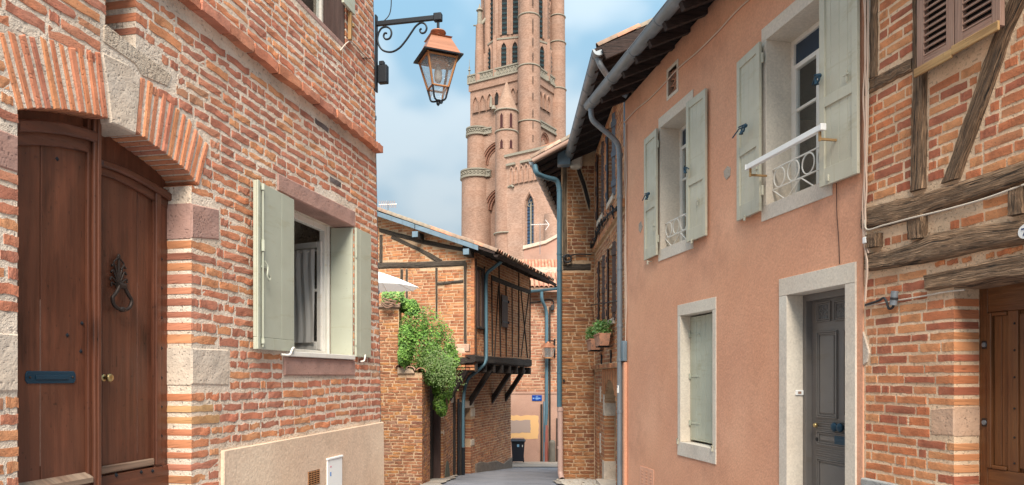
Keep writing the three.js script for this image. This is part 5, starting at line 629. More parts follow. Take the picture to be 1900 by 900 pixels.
    const tg = grp('roof_tiling', t, JG); { const r = rng(6), q = new THREE.Quaternion().setFromRotationMatrix(new THREE.Matrix4().makeBasis(V(0, 0, -1).cross(V(0, 1, 0)).normalize().set(0, 0, 1).cross(V(0, 0, 0)).set(0, 0, 0).x ? 0 : V(0, 0, 1), upv.clone().cross(V(0, 0, 1)).normalize().negate(), V(0, 0, 1).cross(upv.clone().cross(V(0, 0, 1)).normalize().negate()))); }
    t.remove(tg); const TG = add('roof_tiles', new THREE.BoxGeometry(.01, .01, .01), M.darkTile, t, JG); t.remove(TG); const holder = grp('roof_tiling', t, JG); tileRows(holder, O.clone(), ax, upv, Math.floor(wid / .2), 3, 8, [M.darkTile, M.mossTile, M.tile]); tileRows(holder, O.clone().addScaledVector(upv, 1.02), ax, upv, 3, 21, 9, [M.darkTile, M.mossTile, M.tile, M.mossTile]); const cov = slab(O.clone().addScaledVector(upv, 1.4).addScaledVector(ax, .55).add(V(0, .1, 0)), ax, upv, wid - .55, len - 1.4, .05); add('roof_covering', cov, M.tile, t, JG);
    // flashing: three lengths along the verge, plus two purlin ends cased in blue metal
    const fl = (a, b, dy) => { const A = [a, top(a) + dy], B = [b, top(b) + dy], h = .13; return prism([[A[0], A[1] - h], [B[0], B[1] - h], B, A], vg + .002, vg + .03, .004); };
    add('verge_flashing', fl(-4.6, -1.62, .04), M.blueMetal, t, JG); add('verge_flashing', fl(-1.6, .25, .035), M.blueMetal, t, JG); add('verge_flashing', fl(-8, -4.62, .04), M.blueMetal, t, JG);
    for (const px of [775, 869]) { const u = JG.u(px, vg - .1), y = top(u) - .17; add('purlin_end', box(u - .08, u + .08, y - .18, y, -.25, vg + .06, false, .01), M.blackTimber, t, JG); add('purlin_cap', box(u - .085, u + .085, y - .15, y + .01, vg + .061, vg + .09, false, .005), M.blueMetal, t, JG); }
    const ge = V(ov + .03, top(ov) - .06, vg), gf = V(ov + .03, top(ov) - .06, vg - wid); const gm = new THREE.Matrix4().copy(t.matrix).invert().multiply(JG.m); gutter(t, 'gutter', ge.applyMatrix4(gm), gf.applyMatrix4(gm), .07, M.eaveTimber, 1.3); }
  // teal downpipe, offset under the eave and again under the jetty
  { const a = (px, py, o) => { const [u, v] = JS.p(px, py, o); return V(u, v, o); }; add('downpipe', tube([a(936, 474, .62), a(930, 486, .55), a(903, 506, .12), a(902, 520, .1), a(902.5, 655, .1), a(902, 672, .1), a(884, 690, -.15), a(869, 700, -.5), a(861.5, 722, -.58), a(859, 760, -.58), a(859, 830, -.58)], .05, .18, 10), M.teal, t); add('cast_iron_foot', tube([a(859, 831, -.58), a(859, 886, -.58)], .055, 0, 10), M.iron, t); add('second_pipe', tube([a(850.5, 740, -.6), a(850.5, 887, -.6)], .035, 0, 8), M.iron, t); }
  add('party_wall', box(sL - .25, sL - .003, j0 - .02, eT - .1, -6, -.31), M.tanMortar, t, JS); add('party_wall', box(lw - .25, lw - .003, -1.9, j0 - .12, -6, -.31), M.tanMortar, t, JL); 
}
{ // small lean-to tile ridge beside the plant
  const c = at(852, 645, 18.8), t = thing('lean_to_roof', 'small clay tiled lean-to roof end beside the climbing plant', 'roof', c); const r = rng(3); for (let i = 0; i < 8; i++) { const o = add('roof_tile', tileGeo, tileMats[i % 3], t); o.position.copy(at(838 + i * 2.2, 628 + i * 3.6, 18.9 + i * .01).sub(c)); o.scale.set(.45, .5, .8); o.rotation.set(0, -.6, -.5); } const o = add('ridge_tile', tileGeo, M.paleTile, t); o.position.copy(at(860, 655, 18.6).sub(c)); o.scale.set(1.3, 1.3, .9); o.rotation.set(.1, -1.2, 0); add('board', box(-.35, .25, -.1, .1, -.5, -.1, false, .02), M.paleTile, t);
}
// ---------- right: shuttered brick house between the pink house and the corner house ----------
const Q = new Wall(2.0, 12.72, 0, -1), QU = (z) => 12.72 - z;                 // local x runs towards the viewer; z 17.5 is u -4.78
{
  const t = thing('shuttered_house', 'brick house with dark brown shutters beyond the pink house', 'house', Q), u0 = -4.78, u1 = 0, V0 = -1.2, V1 = 7.0;
  const wU1 = [QU(16.75), QU(15.9)], wU2 = [QU(15.0), QU(14.2)], uv = [5.2, 6.75], wL1 = [QU(16.5), QU(15.75)], wL2 = [QU(14.9), QU(14.15)], lv = [2.78, 4.25];
  const dz = [QU(15.7), QU(13.95)], dS = .95, dT = 1.55; const arch = (a, b, y0, ys, h, n = 12) => { const p = [[a, y0], [b, y0]]; for (let i = 0; i <= n; i++) { const an = Math.PI * i / n; p.push([lerp(b, a, (1 - Math.cos(an)) / 2), ys + Math.sin(an) * h]); } return p; };
  const door = arch(dz[0], dz[1], V0 + .05, dS, .62), nic = arch(QU(16.95), QU(16.55), V0 + .05, .62, .2);
  const H = [rect(...wU1, ...uv), rect(...wU2, ...uv), rect(...wL1, ...lv), rect(...wL2, ...lv), door, nic];
  const wall = add('wall', prism([[u0, V0], [u1, V0], [u1, V1], [u0, V1]], -.3, 0, 0, H), M.tanMortar, t);
  const s1 = [4.60, 4.74], s2 = [1.80, 1.90];
  setBricks(wall, Q, lay({ v0: -.9, v1: V1, u0, u1, course: .085, joint: .022, len: [.16, .34], seed: 61, wob: .01, openL: false, holes: [...H.map((p, i) => ({ poly: p, open: true })), { poly: rect(-9, 1, ...s1) }, { poly: rect(-9, 1, ...s2) }, { poly: rect(dz[0] - .35, dz[1] + .3, 1.28, 1.80) }] }), PAL.ochre, { kind: 'far', proud: .008, seed: 61, openDepth: .22 });
  for (const [n, [a, b]] of [['string_course', s1], ['string_course', s2]]) { const m = add(n, box(u0 + .01, u1, a, b, -.02, .07, false, .01), M.tanMortar, t); for (let i = 0; i < 16; i++) { const o = add('brick', BG.far[i % 6], PAL.ochre.mats[i % 5], m); o.position.set(u0 + .15 + i * .3, (a + b) / 2, .03); o.scale.set(.285, b - a - .015, .1); } }
  { const s = grp('door_arch', t); const n = 26; for (let i = 0; i < n; i++) { const u = lerp(dz[0] - .33, dz[1] + .28, (i + .5) / n), o = add('voussoir_brick', BG.neat[i % 12], PAL.ochre.mats[i % 4], s); const k = (u - (dz[0] + dz[1]) / 2) / ((dz[1] - dz[0]) / 2), lo = Math.abs(k) < 1 ? dS + .62 * Math.sqrt(1 - k * k) : 1.0; const y0 = Math.max(lo, 1.25); o.position.set(u, (y0 + 1.79) / 2, -.01); o.rotation.z = Math.PI / 2; o.scale.set(1.79 - y0, .058, .06); } }
  add('jamb_stone', box(dz[0] - .3, dz[0] + .02, V0, -.2, -.28, .02, false, .015), M.whiteStone, t); add('jamb_stone', box(dz[0] - .16, dz[0] + .02, .78, 1.24, -.28, .018, false, .015), M.whiteStone, t); add('jamb_stone', box(QU(16.5), QU(16.3), -.1, .35, -.1, .02, false, .015), M.whiteStone, t); add('wall_stone', box(QU(16.45), QU(16.28), 1.05, 1.4, -.1, .02, false, .015), M.whiteStone, t);
  add('arched_door', box(dz[0] - .02, dz[1] + .02, V0, 1.7, -.29, -.24, true), M.blackTimber, t); add('niche_door', box(QU(16.97), QU(16.53), V0, .95, -.29, -.22, true), M.brownShutter, t); add('door_step', box(dz[0] - .1, dz[1] + .1, V0, gY(15) + .1, -.24, .18, false, .02), M.whiteStone, t);
  const frameW = ([a, b], [y0, y1], z = -.18) => { const w = grp('window', t); add('frame', merge([box(a, a + .06, y0, y1, z - .05, z, true), box(b - .06, b, y0, y1, z - .05, z, true), box(a + .061, b - .061, y1 - .06, y1, z - .05, z), box(a + .061, b - .061, y0, y0 + .06, z - .05, z), box((a + b) / 2 - .03, (a + b) / 2 + .03, y0 + .061, y1 - .061, z - .049, z - .001, true)]), M.blueMetal, w); add('pane', box(a + .06, (a + b) / 2 - .03, y0 + .06, y1 - .06, z - .03, z - .026), M.darkGlass, w); add('pane', box((a + b) / 2 + .03, b - .06, y0 + .06, y1 - .06, z - .03, z - .026), M.darkGlass, w); add('sill', box(a - .08, b + .08, y0 - .12, y0 - .002, -.15, .05, false, .01), M.whiteStone, w); };
  frameW(wU1, uv); frameW(wU2, uv); frameW(wL1, lv); frameW(wL2, lv);
  const leaf = (hx, w, y0, y1, ang, m) => { const s = grp('shutter', t); s.position.set(hx, 0, .03); s.rotation.y = ang; const a = Math.min(0, w), b = Math.max(0, w); for (let i = 0; i < 3; i++) add('board', box(lerp(a, b, i / 3) + .003, lerp(a, b, (i + 1) / 3) - .003, y0, y1, 0, .03, true, .005), m, s); for (const k of [.14, .5, .86]) add('batten', box(a + .01, b - .01, lerp(y0, y1, k) - .06, lerp(y0, y1, k) + .06, .03, .052, false, .006), m, s); };
  const br = M.brownShutter, bl = texd([.11, .13, .17], 'wood', 'woodB', .002, { roughness: .7 });
  leaf(wL1[0] - .01, -.38, lv[0] - .06, lv[1], -.35, br); leaf(wL1[1] + .01, .38, lv[0] - .06, lv[1], .5, br); leaf(wL2[0] - .01, -.38, lv[0] - .06, lv[1], -.4, br); leaf(wL2[1] + .01, .38, lv[0] - .06, lv[1], .35, br);
  leaf(wU1[0] - .01, -.4, uv[0] - .05, uv[1], -.12, br); leaf(wU1[1] + .01, .42, uv[0] - .05, uv[1], .5, br); leaf(wU2[0] - .01, -.4, uv[0] - .05, uv[1], -.35, bl); leaf(wU2[1] + .01, .42, uv[0] - .05, uv[1], .35, bl);
  add('iron_bar', tube([Q3(1087, 563, .15), Q3(1090, 567, .1), Q3(1150, 558, .1)], .012, .03, 6), M.iron, t);
  function Q3(px, py, o) { const [u, v] = Q.p(px, py, o); return V(u, v, o); }
  // roof: eave gutter falling gently away, rafters, verge over the pink roof
  { const A = V(.52, 7.12, .545), B = V(u0 - .3, 6.83, .66); gutter(t, 'gutter', A, B, .1, M.zinc, .62); const upv = V(0, .40, -.916).normalize(), ax = B.clone().sub(A).normalize(), O = A.clone().add(V(0, .06, -.04)); add('roof', slab(O, ax, upv, 6.0, 5.5, .05), M.eaveTimber, t);
    for (let i = 0; i < 11; i++) { const g = new THREE.BoxGeometry(.08, .11, 1.7); g.rotateX(Math.atan(.437)); const c = O.clone().addScaledVector(ax, .1 + i * .5).addScaledVector(upv, .8); g.translate(c.x, c.y - .1, c.z); add('rafter', triUV(g), M.eaveTimber, t); }
    tileRows(t, O, ax, upv, 28, 2, 13); const hold = grp('verge_tiling', t); tileRows(hold, O.clone().addScaledVector(upv, .68), ax, upv, 2, 12, 14, [M.paleTile, M.mossTile, M.tile]); add('roof_covering', slab(O.clone().addScaledVector(upv, .9).addScaledVector(ax, .38).add(V(0, .1, 0)), ax, upv, 5.6, 4.6, .05), M.tile, t);
    add('verge_board', slab(O.clone().addScaledVector(ax, -.02).add(V(0, -.06, 0)), V(1, 0, 0), upv, .05, 4, .2), M.eaveTimber, t); add('gable_end', prism([[-6, 6.2], [-.36, 6.2], [-.36, 7.1], [-6, 9.3]], -.02, .15), M.tanMortar, t).rotation.y = 0; const ge = t.children.at(-1); ge.rotation.y = Math.PI / 2; ge.position.set(.0, 0, -6.36 + .36); ge.scale.x = -1; 
    add('outlet_pipe', tube([[.4, 7.03, .55], [.4, 6.9, .5], [.12, 6.62, .2], [.1, 6.5, .0]], .05, .1, 10), M.zinc, t); }
  shell(t, Q, u0 + .002, u1 - .002, V0, V1, .3, 6, M.tanMortar, true);
}
{ // dead creeper along the string course
  const t = thing('dried_creeper', 'black twisted creeper or cable tangle along the upper brick course', 'creeper', Q); const r = rng(12), c3 = (px, py, o) => { const [u, v] = Q.p(px, py, o); return V(u, v, o); }; const base = [[1092, 467], [1102, 452], [1110, 430], [1120, 412], [1132, 398], [1143, 388]]; const st = []; for (let k = 0; k < 4; k++) st.push(spline(base.map(([x, y]) => c3(x + (r() - .5) * 4, y + (r() - .5) * 10, .06 + r() * .06)), .014, 40, 5)); for (let i = 0; i < 26; i++) { const k = r() * 4.99, j = Math.floor(k), x = lerp(base[j][0], base[j + 1][0], k - j), y = lerp(base[j][1], base[j + 1][1], k - j), a = c3(x, y, .08); st.push(spline([a, a.clone().add(V((r() - .5) * .2, (r() - .4) * .2, .05)), a.clone().add(V((r() - .5) * .3, (r() - .5) * .3, .08 * r()))], .012, 6, 4)); } add('stems', merge(st), M.iron, t);
}
for (const [zc, lab] of [[16.1, 'terracotta flower box further from the grey downpipe, under dark brown shutters'], [14.55, 'terracotta flower box nearer the grey downpipe, under dark brown shutters']]) {
  const u = QU(zc), t = thing('flower_box', lab, 'flower box', Q, 0, 'flower boxes on the shuttered house'), v = zc > 15 ? 2.33 : 2.36, w = .42; t.updateMatrix();
  const g = new THREE.BoxGeometry(w * 2, .24, .22, 1, 1, 1), p = g.attributes.position; for (let i = 0; i < p.count; i++) if (p.getY(i) < 0) { p.setX(i, p.getX(i) * .88); p.setZ(i, p.getZ(i) * .8); } g.translate(u, v, .2); add('trough', triUV(g), M.tile, t); add('rim', merge([box(u - w - .015, u + w + .015, v + .09, v + .125, .3, .325, false, .006), box(u - w - .015, u + w + .015, v + .09, v + .125, .075, .1, false, .006)]), M.tile, t); add('bracket', merge([tube([[u - .2, v - .13, .02], [u - .2, v - .13, .3]], .012), tube([[u + .2, v - .13, .02], [u + .2, v - .13, .3]], .012), tube([[u, v - .2, .02], [u, v - .5, .02]], .02)]), M.iron, t);
  add('foliage', leafCloud(700, 20 + Math.round(zc), (r) => { const x = (r() * 2 - 1) * w, h = r() * (.2 + .1 * vn(x * 7 + 20, 3, 99, 99, 2)); return { p: V(u + x, v + .12 + h, .2 + (r() - .5) * .3), d: V(0, 1, .5) }; }, .055, [[.12, .28, .05], [.2, .38, .08], [.28, .42, .14]]), leafMat, t);
}
// ---------- corner house whose end wall faces up the lane ----------
const E = new Wall(2.0, 17.5, 1, 0);
{
  const t = thing('corner_house', 'brown brick corner house end wall with timber corner post facing up the lane', 'house', E), x0 = (1043 - CX) / F * 17.5 - 2.0, V0 = -1.3, V1 = 6.9;
  const wall = add('end_wall', prism([[x0, V0], [-.002, V0], [-.002, 7.3], [x0, 6.75]], -.3, 0), M.tanMortar, t);
  const post = E.pts([[1043, 306], [1043, 400], [1044, 492]]), post2 = E.pts([[1051.5, 306], [1051.5, 400], [1052, 492]]), bm = [E.pts([[1045, 489], [1096, 489]]), E.pts([[1045, 502], [1096, 502]])], brc = [E.pts([[1067, 308], [1080, 345], [1093, 392]]), E.pts([[1074, 306], [1087, 342], [1095, 372]])];
  add('corner_post', timber(post, post2, -.15, .04, 15, .012, 24), M.greyTimber, t); add('beam', timber(bm[0], bm[1], -.1, .02, 16, .012, 14), M.darkTimber, t); add('brace', timber(brc[0], brc[1], -.1, .025, 17, .008, 16), M.blackTimber, t);
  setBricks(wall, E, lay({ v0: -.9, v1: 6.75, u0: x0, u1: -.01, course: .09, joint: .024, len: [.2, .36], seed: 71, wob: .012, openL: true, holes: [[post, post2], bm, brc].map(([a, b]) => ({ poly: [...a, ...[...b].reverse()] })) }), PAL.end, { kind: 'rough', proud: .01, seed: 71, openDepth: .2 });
  const side = new Wall(2.0 + x0, 17.5, -.15, -.99), sw = add('lane_wall', prism([[-6, V0], [-.12, V0], [-.12, 6.7], [-6, 6.7]], -.3, .0), M.tanMortar, t, side);
  const LW = new Wall(2.0 + x0, 17.5, -.151, -.9885);
  // roof with its near verge and street gutter
  { const eA = at(988, 300, 16.9), eB = at(1037, 402, 22.9); const inv = t.matrix.clone().invert(); const A = eA.applyMatrix4(inv), B = eB.applyMatrix4(inv); B.y = A.y - .02; gutter(t, 'gutter', A, B, .085, M.zinc, .55); const ax = B.clone().sub(A).setY(0).normalize(), perp = V(0, 1, 0).cross(ax).normalize(); if (perp.x < 0) perp.negate(); const upv = perp.clone().multiplyScalar(.90).add(V(0, .43, 0)).normalize(); const O = A.clone().add(V(.02, .05, 0)).addScaledVector(ax, -.1); add('roof', slab(O, ax, upv, 6.5, 4, .05), M.eaveTimber, t); const len = 6.5; for (let i = 0; i < 12; i++) { const c = O.clone().addScaledVector(ax, .15 + i * .5); add('rafter', tube([c.clone().add(V(0, -.09, 0)), c.clone().addScaledVector(upv, 1.3).add(V(0, -.09, 0))], .05, 0, 4), M.eaveTimber, t); }
    tileRows(t, O, ax, upv, 30, 1, 22); const hold = grp('verge_tiling', t); tileRows(hold, O.clone().addScaledVector(upv, .34), ax, upv, 2, 8, 23, [M.paleTile, M.mossTile]); add('roof_covering', slab(O.clone().addScaledVector(upv, .5).addScaledVector(ax, .38).add(V(0, .1, 0)), ax, upv, 6, 3.4, .05), M.tile, t); add('verge_board', tube([O.clone().add(V(0, -.07, 0)), O.clone().addScaledVector(upv, 3).add(V(0, -.07, 0))], .07, 0, 4), M.louvreWood, t);
    add('rainwater_hopper', merge([box(-.92, -.62, 6.62, 6.98, .12, .4, false, .02)]), M.blueMetal, t); add('render_block', box(-.62, -.3, 6.6, 7.1, -.2, .18, false, .1), M.surround, t);
    const pe = (px, py, z) => at(px, py, z).applyMatrix4(inv); add('downpipe', merge([tube([pe(992, 306, 16.85), pe(995, 322, 16.85), pe(1008, 328, 17.1), pe(1034, 334, 17.3), pe(1038, 350, 17.32), pe(1038, 755, 17.32)], .06, .16, 12), ...[352, 470, 500, 690].map((y) => tube([pe(1038, y + 3, 17.32), pe(1038, y, 17.32)], .068, 0, 12))]), M.teal, t); add('cast_iron_pipe', merge([tube([pe(1039.5, 755, 17.32), pe(1040, 880, 17.3), pe(1043, 890, 17.1)], .068, .1, 12), ...[758, 828].map((y) => tube([pe(1039.7, y + 5, 17.32), pe(1039.7, y, 17.32)], .08, 0, 12))]), M.pinkPipe, t); }
  add('cable', spline([V(x0 - .05, E.v(1040, 478), .12), V(x0 + .1, E.v(1050, 478), .1), V(x0 + .3, E.v(1062, 473), .06), V(-.1, E.v(1095, 473), .06)], .016, 30, 5), M.blackCable, t); { const g = new THREE.TorusGeometry(.09, .025, 6, 14); g.translate(x0 + .12, E.v(1045, 481), .1); add('cable_coil', g, M.blackCable, t); }
  add('hook', box(x0 + .02, x0 + .06, 1.5, 1.56, 0, .05), M.iron, t);
}
// ---------- houses at the bend ----------
const B = new Wall(0, 32, 1, 0), k32 = 32 / F;
{
  const t = thing('far_house', 'brick house at the bend with pink rendered ground floor and blue street sign', 'house', B, 0), x0 = -6, x1 = 5, e = B.v(1000, 541), rv = B.v(1000, 728);
  const up = add('brick_wall', prism([[x0, rv], [x1, rv], [x1, e], [x0, e]], -.4, 0), M.paleMortar, t); setBricks(up, B, lay({ v0: rv + .02, v1: e - .02, u0: -.4, u1: 2.6, course: .125, joint: .032, len: [.3, .52], seed: 81, wob: .02 }), PAL.far, { kind: 'far', proud: .012, seed: 81 });
  const lo = add('rendered_wall', box(x0, x1, -2.8, rv - .003, -.4, .03), M.farPlaster, t); add('ledge', box(x0, x1, rv - .06, rv + .03, .031, .06), M.farPlaster, t);
  // overpainted graffiti: an ochre patch with a grey one inside
  const rag = (a, b, c, d, z, s) => { const r = rng(s), o = []; for (let i = 0; i < 10; i++) o.push([lerp(a, b, i / 10), c + (r() - .5) * .05]); for (let i = 0; i < 8; i++) o.push([b + (r() - .5) * .06, lerp(c, d, i / 8)]); for (let i = 0; i < 10; i++) o.push([lerp(b, a, i / 10), d + (r() - .5) * .06]); return prism(o, z, z + .004); };
  add('ochre_paint_patch', rag(-.4, B.u(999), B.v(975, 814), B.v(975, 771), .031, 3), mat([.70, .42, .19]), t); add('grey_paint_patch', rag(-.4, B.u(984), B.v(975, 803), B.v(975, 780), .036, 4), mat([.36, .27, .23]), t);
  add('lane_door', merge([box(B.u(1034), B.u(1046), -2.7, B.v(1040, 778), .03, .08, true), box(B.u(1032), B.u(1034), -2.7, B.v(1040, 776), .03, .1, true)]), M.blackTimber, t);
  gutter(t, 'gutter', V(B.u(982), e - .02, .5), V(B.u(1032), e + .1, .5), .1, M.teal, 1.2); const px = (x, y, o) => { const [u, v] = B.p(x, y, o); return V(u, v, o); };
  add('downpipe', tube([px(1005, 541, .5), px(1005, 556, .48), px(1014, 575, .12), px(1014.5, 600, .12), px(1014, 770, .12), px(1012, 788, .12), px(1012.5, 820, .12)], .075, .3, 10), M.teal, t); add('cast_iron_pipe', tube([px(1013.5, 789, .13), px(1013.5, 866, .13)], .075, 0, 10), mat([.30, .09, .07]), t); add('blue_pipe', tube([px(1010, 745, .1), px(1010, 866, .1)], .055, 0, 8), M.blueMetal, t); add('cable_duct', tube([px(1020, 570, .08), px(1020, 866, .08)], .045, 0, 6), M.blackTimber, t); add('cable_duct', tube([px(1004.5, 750, .06), px(1004.5, 864, .06)], .045, 0, 6), M.blackTimber, t);
  add('cable', spline([px(983, 562, .05), px(1000, 560, .05), px(1018, 556, .05), px(1026, 558, .05), px(1028, 572, .05)], .025, 30, 5), M.blackCable, t); add('cable_box', merge([box(px(1022, 0, 0).x, px(1028, 0, 0).x, B.v(1025, 576), B.v(1025, 566), .03, .2, false, .02), tube([px(1021, 575, .1), px(1028, 565, .1)], .03)]), M.blackCable, t);
  { const ax = V(1, 0, 0), upv = V(0, .36, -.93).normalize(), O = V(B.u(983), e + .1, .55); add('roof', slab(O.clone().add(V(-6, 0, 0)), ax, upv, 12, 4, .1), M.paleTile, t); tileRows(t, O, ax, upv, 14, 7, 44, [M.tile, texd([.55, .22, .13], 'tile'), M.tile]); }
  add('end_wall', box(x1 - .3, x1, -2.8, e, -5, -.41), M.paleMortar, t); add('doorway_bollard', new THREE.CapsuleGeometry(.14, .9, 4, 10).translate(B.u(1024), gY(31.6) + .4, .3), texd([.2, .18, .15], 'stone'), t);
}
{ const t = thing('street_name_sign', 'small blue enamel street name plate on the pink rendered wall', 'street sign', B); const a = B.p(987, 744, .04), b = B.p(1005.5, 733, .04); const pl = add('plate', box(a[0], b[0], a[1], b[1], .034, .055, false, .01), mat([.015, .06, .24], { roughness: .3 }), t);
  const c = document.createElement('canvas'); c.width = 256; c.height = 128; const x = c.getContext('2d'); x.fillStyle = '#0b3a8c'; x.fillRect(0, 0, 256, 128); x.fillStyle = '#8fb4dc'; x.font = 'bold 30px sans-serif'; x.textAlign = 'center'; x.fillText('RUE', 128, 44); for (const [p, w] of [[14, 14], [32, 12], [46, 10], [88, 12], [104, 14], [122, 10], [136, 14], [154, 10], [168, 12], [184, 16], [204, 8], [230, 10]]) x.fillRect(p, 58, w, 26); for (const [p, w] of [[98, 30], [134, 36]]) x.fillRect(p, 98, w, 8); const tx = new THREE.CanvasTexture(c); tx.colorSpace = THREE.SRGBColorSpace; const g = new THREE.PlaneGeometry(b[0] - a[0] - .03, b[1] - a[1] - .03); g.translate((a[0] + b[0]) / 2, (a[1] + b[1]) / 2, .0575); add('lettering', g, new THREE.MeshStandardMaterial({ map: tx, roughness: .35 }), t); }
{ // lantern on the far wall
  const t = thing('wall_lantern', 'small copper wall lantern far down the lane by the teal downpipe', 'street lamp', B); const z = .55, p = (x, y) => { const [u, v] = B.p(x, y, z); return V(u, v, z); }, c = p(1017, 648), f = (r0, y0, r1, y1) => { const g = new THREE.CylinderGeometry(r1 * 1.414, r0 * 1.414, y1 - y0, 4); g.rotateY(Math.PI / 4 + .5); g.translate(c.x, (y0 + y1) / 2, c.z); return g.toNonIndexed(); }; const Y = (y) => B.v(1017, y, z);
  add('lantern_roof', merge([f(.25, Y(645), .12, Y(637)), f(.06, Y(637), .05, Y(634))]), M.copper, t); add('glass', f(.14, Y(663), .21, Y(646)), M.frosted, t); add('lantern_base', f(.15, Y(665), .15, Y(663)), M.rust, t); add('bracket', merge([tube([[B.u(1029), Y(628), .04], [B.u(1029), Y(662), .04]], .04, 0, 6), tube([[B.u(1029), Y(632), .04], [c.x + .05, Y(632), z], [c.x, Y(634), z]], .03, 0, 6), spline([[B.u(1029), Y(655), .06], [c.x + .25, Y(650), .4], [c.x + .2, Y(640), .5]], .02, 10, 5)]), M.iron, t); }
{ // wheeled bin
  const z = 30.6, c = at(961, 862, z); c.y = gY(z) + .04; const t = thing('wheeled_bin', 'dark blue wheeled rubbish bin standing at the bend of the lane', 'bin', c); const g = new THREE.BoxGeometry(.56, .82, .6, 1, 1, 1), p = g.attributes.position; for (let i = 0; i < p.count; i++) if (p.getY(i) < 0) { p.setX(i, p.getX(i) * .82); p.setZ(i, p.getZ(i) * .78); } g.translate(0, .50, 0); const m = mat([.008, .010, .02], { roughness: .5 }); add('body', triUV(g), m, t); add('lid', merge([box(-.32, .32, .92, .99, -.33, .36, false, .03), box(-.27, .27, .985, 1.02, -.28, .28, false, .02)]), mat([.03, .045, .07], { roughness: .5 }), t); add('handle', tube([[-.25, .95, -.36], [.25, .95, -.36]], .018), m, t); for (const s of [-1, 1]) { const w = new THREE.CylinderGeometry(.1, .1, .05, 16); w.rotateZ(Math.PI / 2); w.translate(s * .24, .1, -.25); add('wheel', w, M.blackCable, t); } add('label', box(-.04, .05, .70, .82, .27, .292), mat([.22, .42, .62]), t); add('reflector', box(.17, .2, .7, .84, .27, .29), M.white, t); add('rag', box(-.2, .25, 1.021, 1.05, -.15, .25, false, .012), M.louvreWood, t); }
{ // tiled roof and rendered wall behind
  const W2 = new Wall(0, 42, 1, 0), t = thing('background_house', 'red tiled roof below the church with pale rendered gable wall', 'house', W2); const O = V(W2.u(962), W2.v(962, 522), .0), ax = V(1, 0, 0), upv = V(0, .5, -.866).normalize(); add('wall', box(W2.u(930), W2.u(1100), -4, O.y - .05, -5, -.15), M.farPlaster, t); add('roof', slab(O.clone().add(V(-2, 0, 0)), ax, upv, 7, 3.4, .12), M.tile, t); tileRows(t, O, ax, upv, 17, 9, 61, [M.tile, texd([.60, .22, .13], 'tile')]);
  add('rendered_gable', prism([[W2.u(972, -3.4), 2], [W2.u(1060, -3.4), 2], [W2.u(1060, -3.4), W2.v(1060, 425, -3.4)], [W2.u(1015, -3.4), W2.v(1015, 447, -3.4)], [W2.u(972, -3.4), W2.v(972, 457, -3.4)]], -3.8, -3.4), M.farPlaster, t); add('coping', prism(W2.pts([[970, 456], [1012, 446], [1060, 420], [1060, 426], [1013, 452], [970, 463]], -3.3), -3.9, -3.3, .02), M.whiteStone, t); }
for (const [cx, cy, z, s, lab] of [[720, 380, 27, 1, 'thin television aerial above the jettied house roof'], [1002, 417, 44, .9, 'white television aerial in front of the tall church window']]) { const c = at(cx, cy, z), t = thing('television_aerial', lab, 'aerial', c, 0, 'television aerials'); t.updateMatrix(); const k = z / F; add('mast', tube([[.0, -55 * k, 0], [0, 4 * k, 0]], .02 * s, 0, 5), M.zinc, t); add('boom', tube([[-17 * k, 0, 0], [16 * k, 1 * k, 0]], .02 * s, 0, 5), M.white, t); for (let i = 0; i < 9; i++) add('element', tube([[(-15 + i * 3.5) * k, (cy > 400 ? -2 : -3) * k, -.2], [(-15 + i * 3.5) * k, (cy > 400 ? 2 : 5) * k, .2]], .011 * s, 0, 4), M.white, t); if (cy > 400) add('reflector', tube([[10 * k, 9 * k, 0], [17 * k, 0, 0], [10 * k, -10 * k, 0]], .02 * s, 0, 4), M.white, t); }
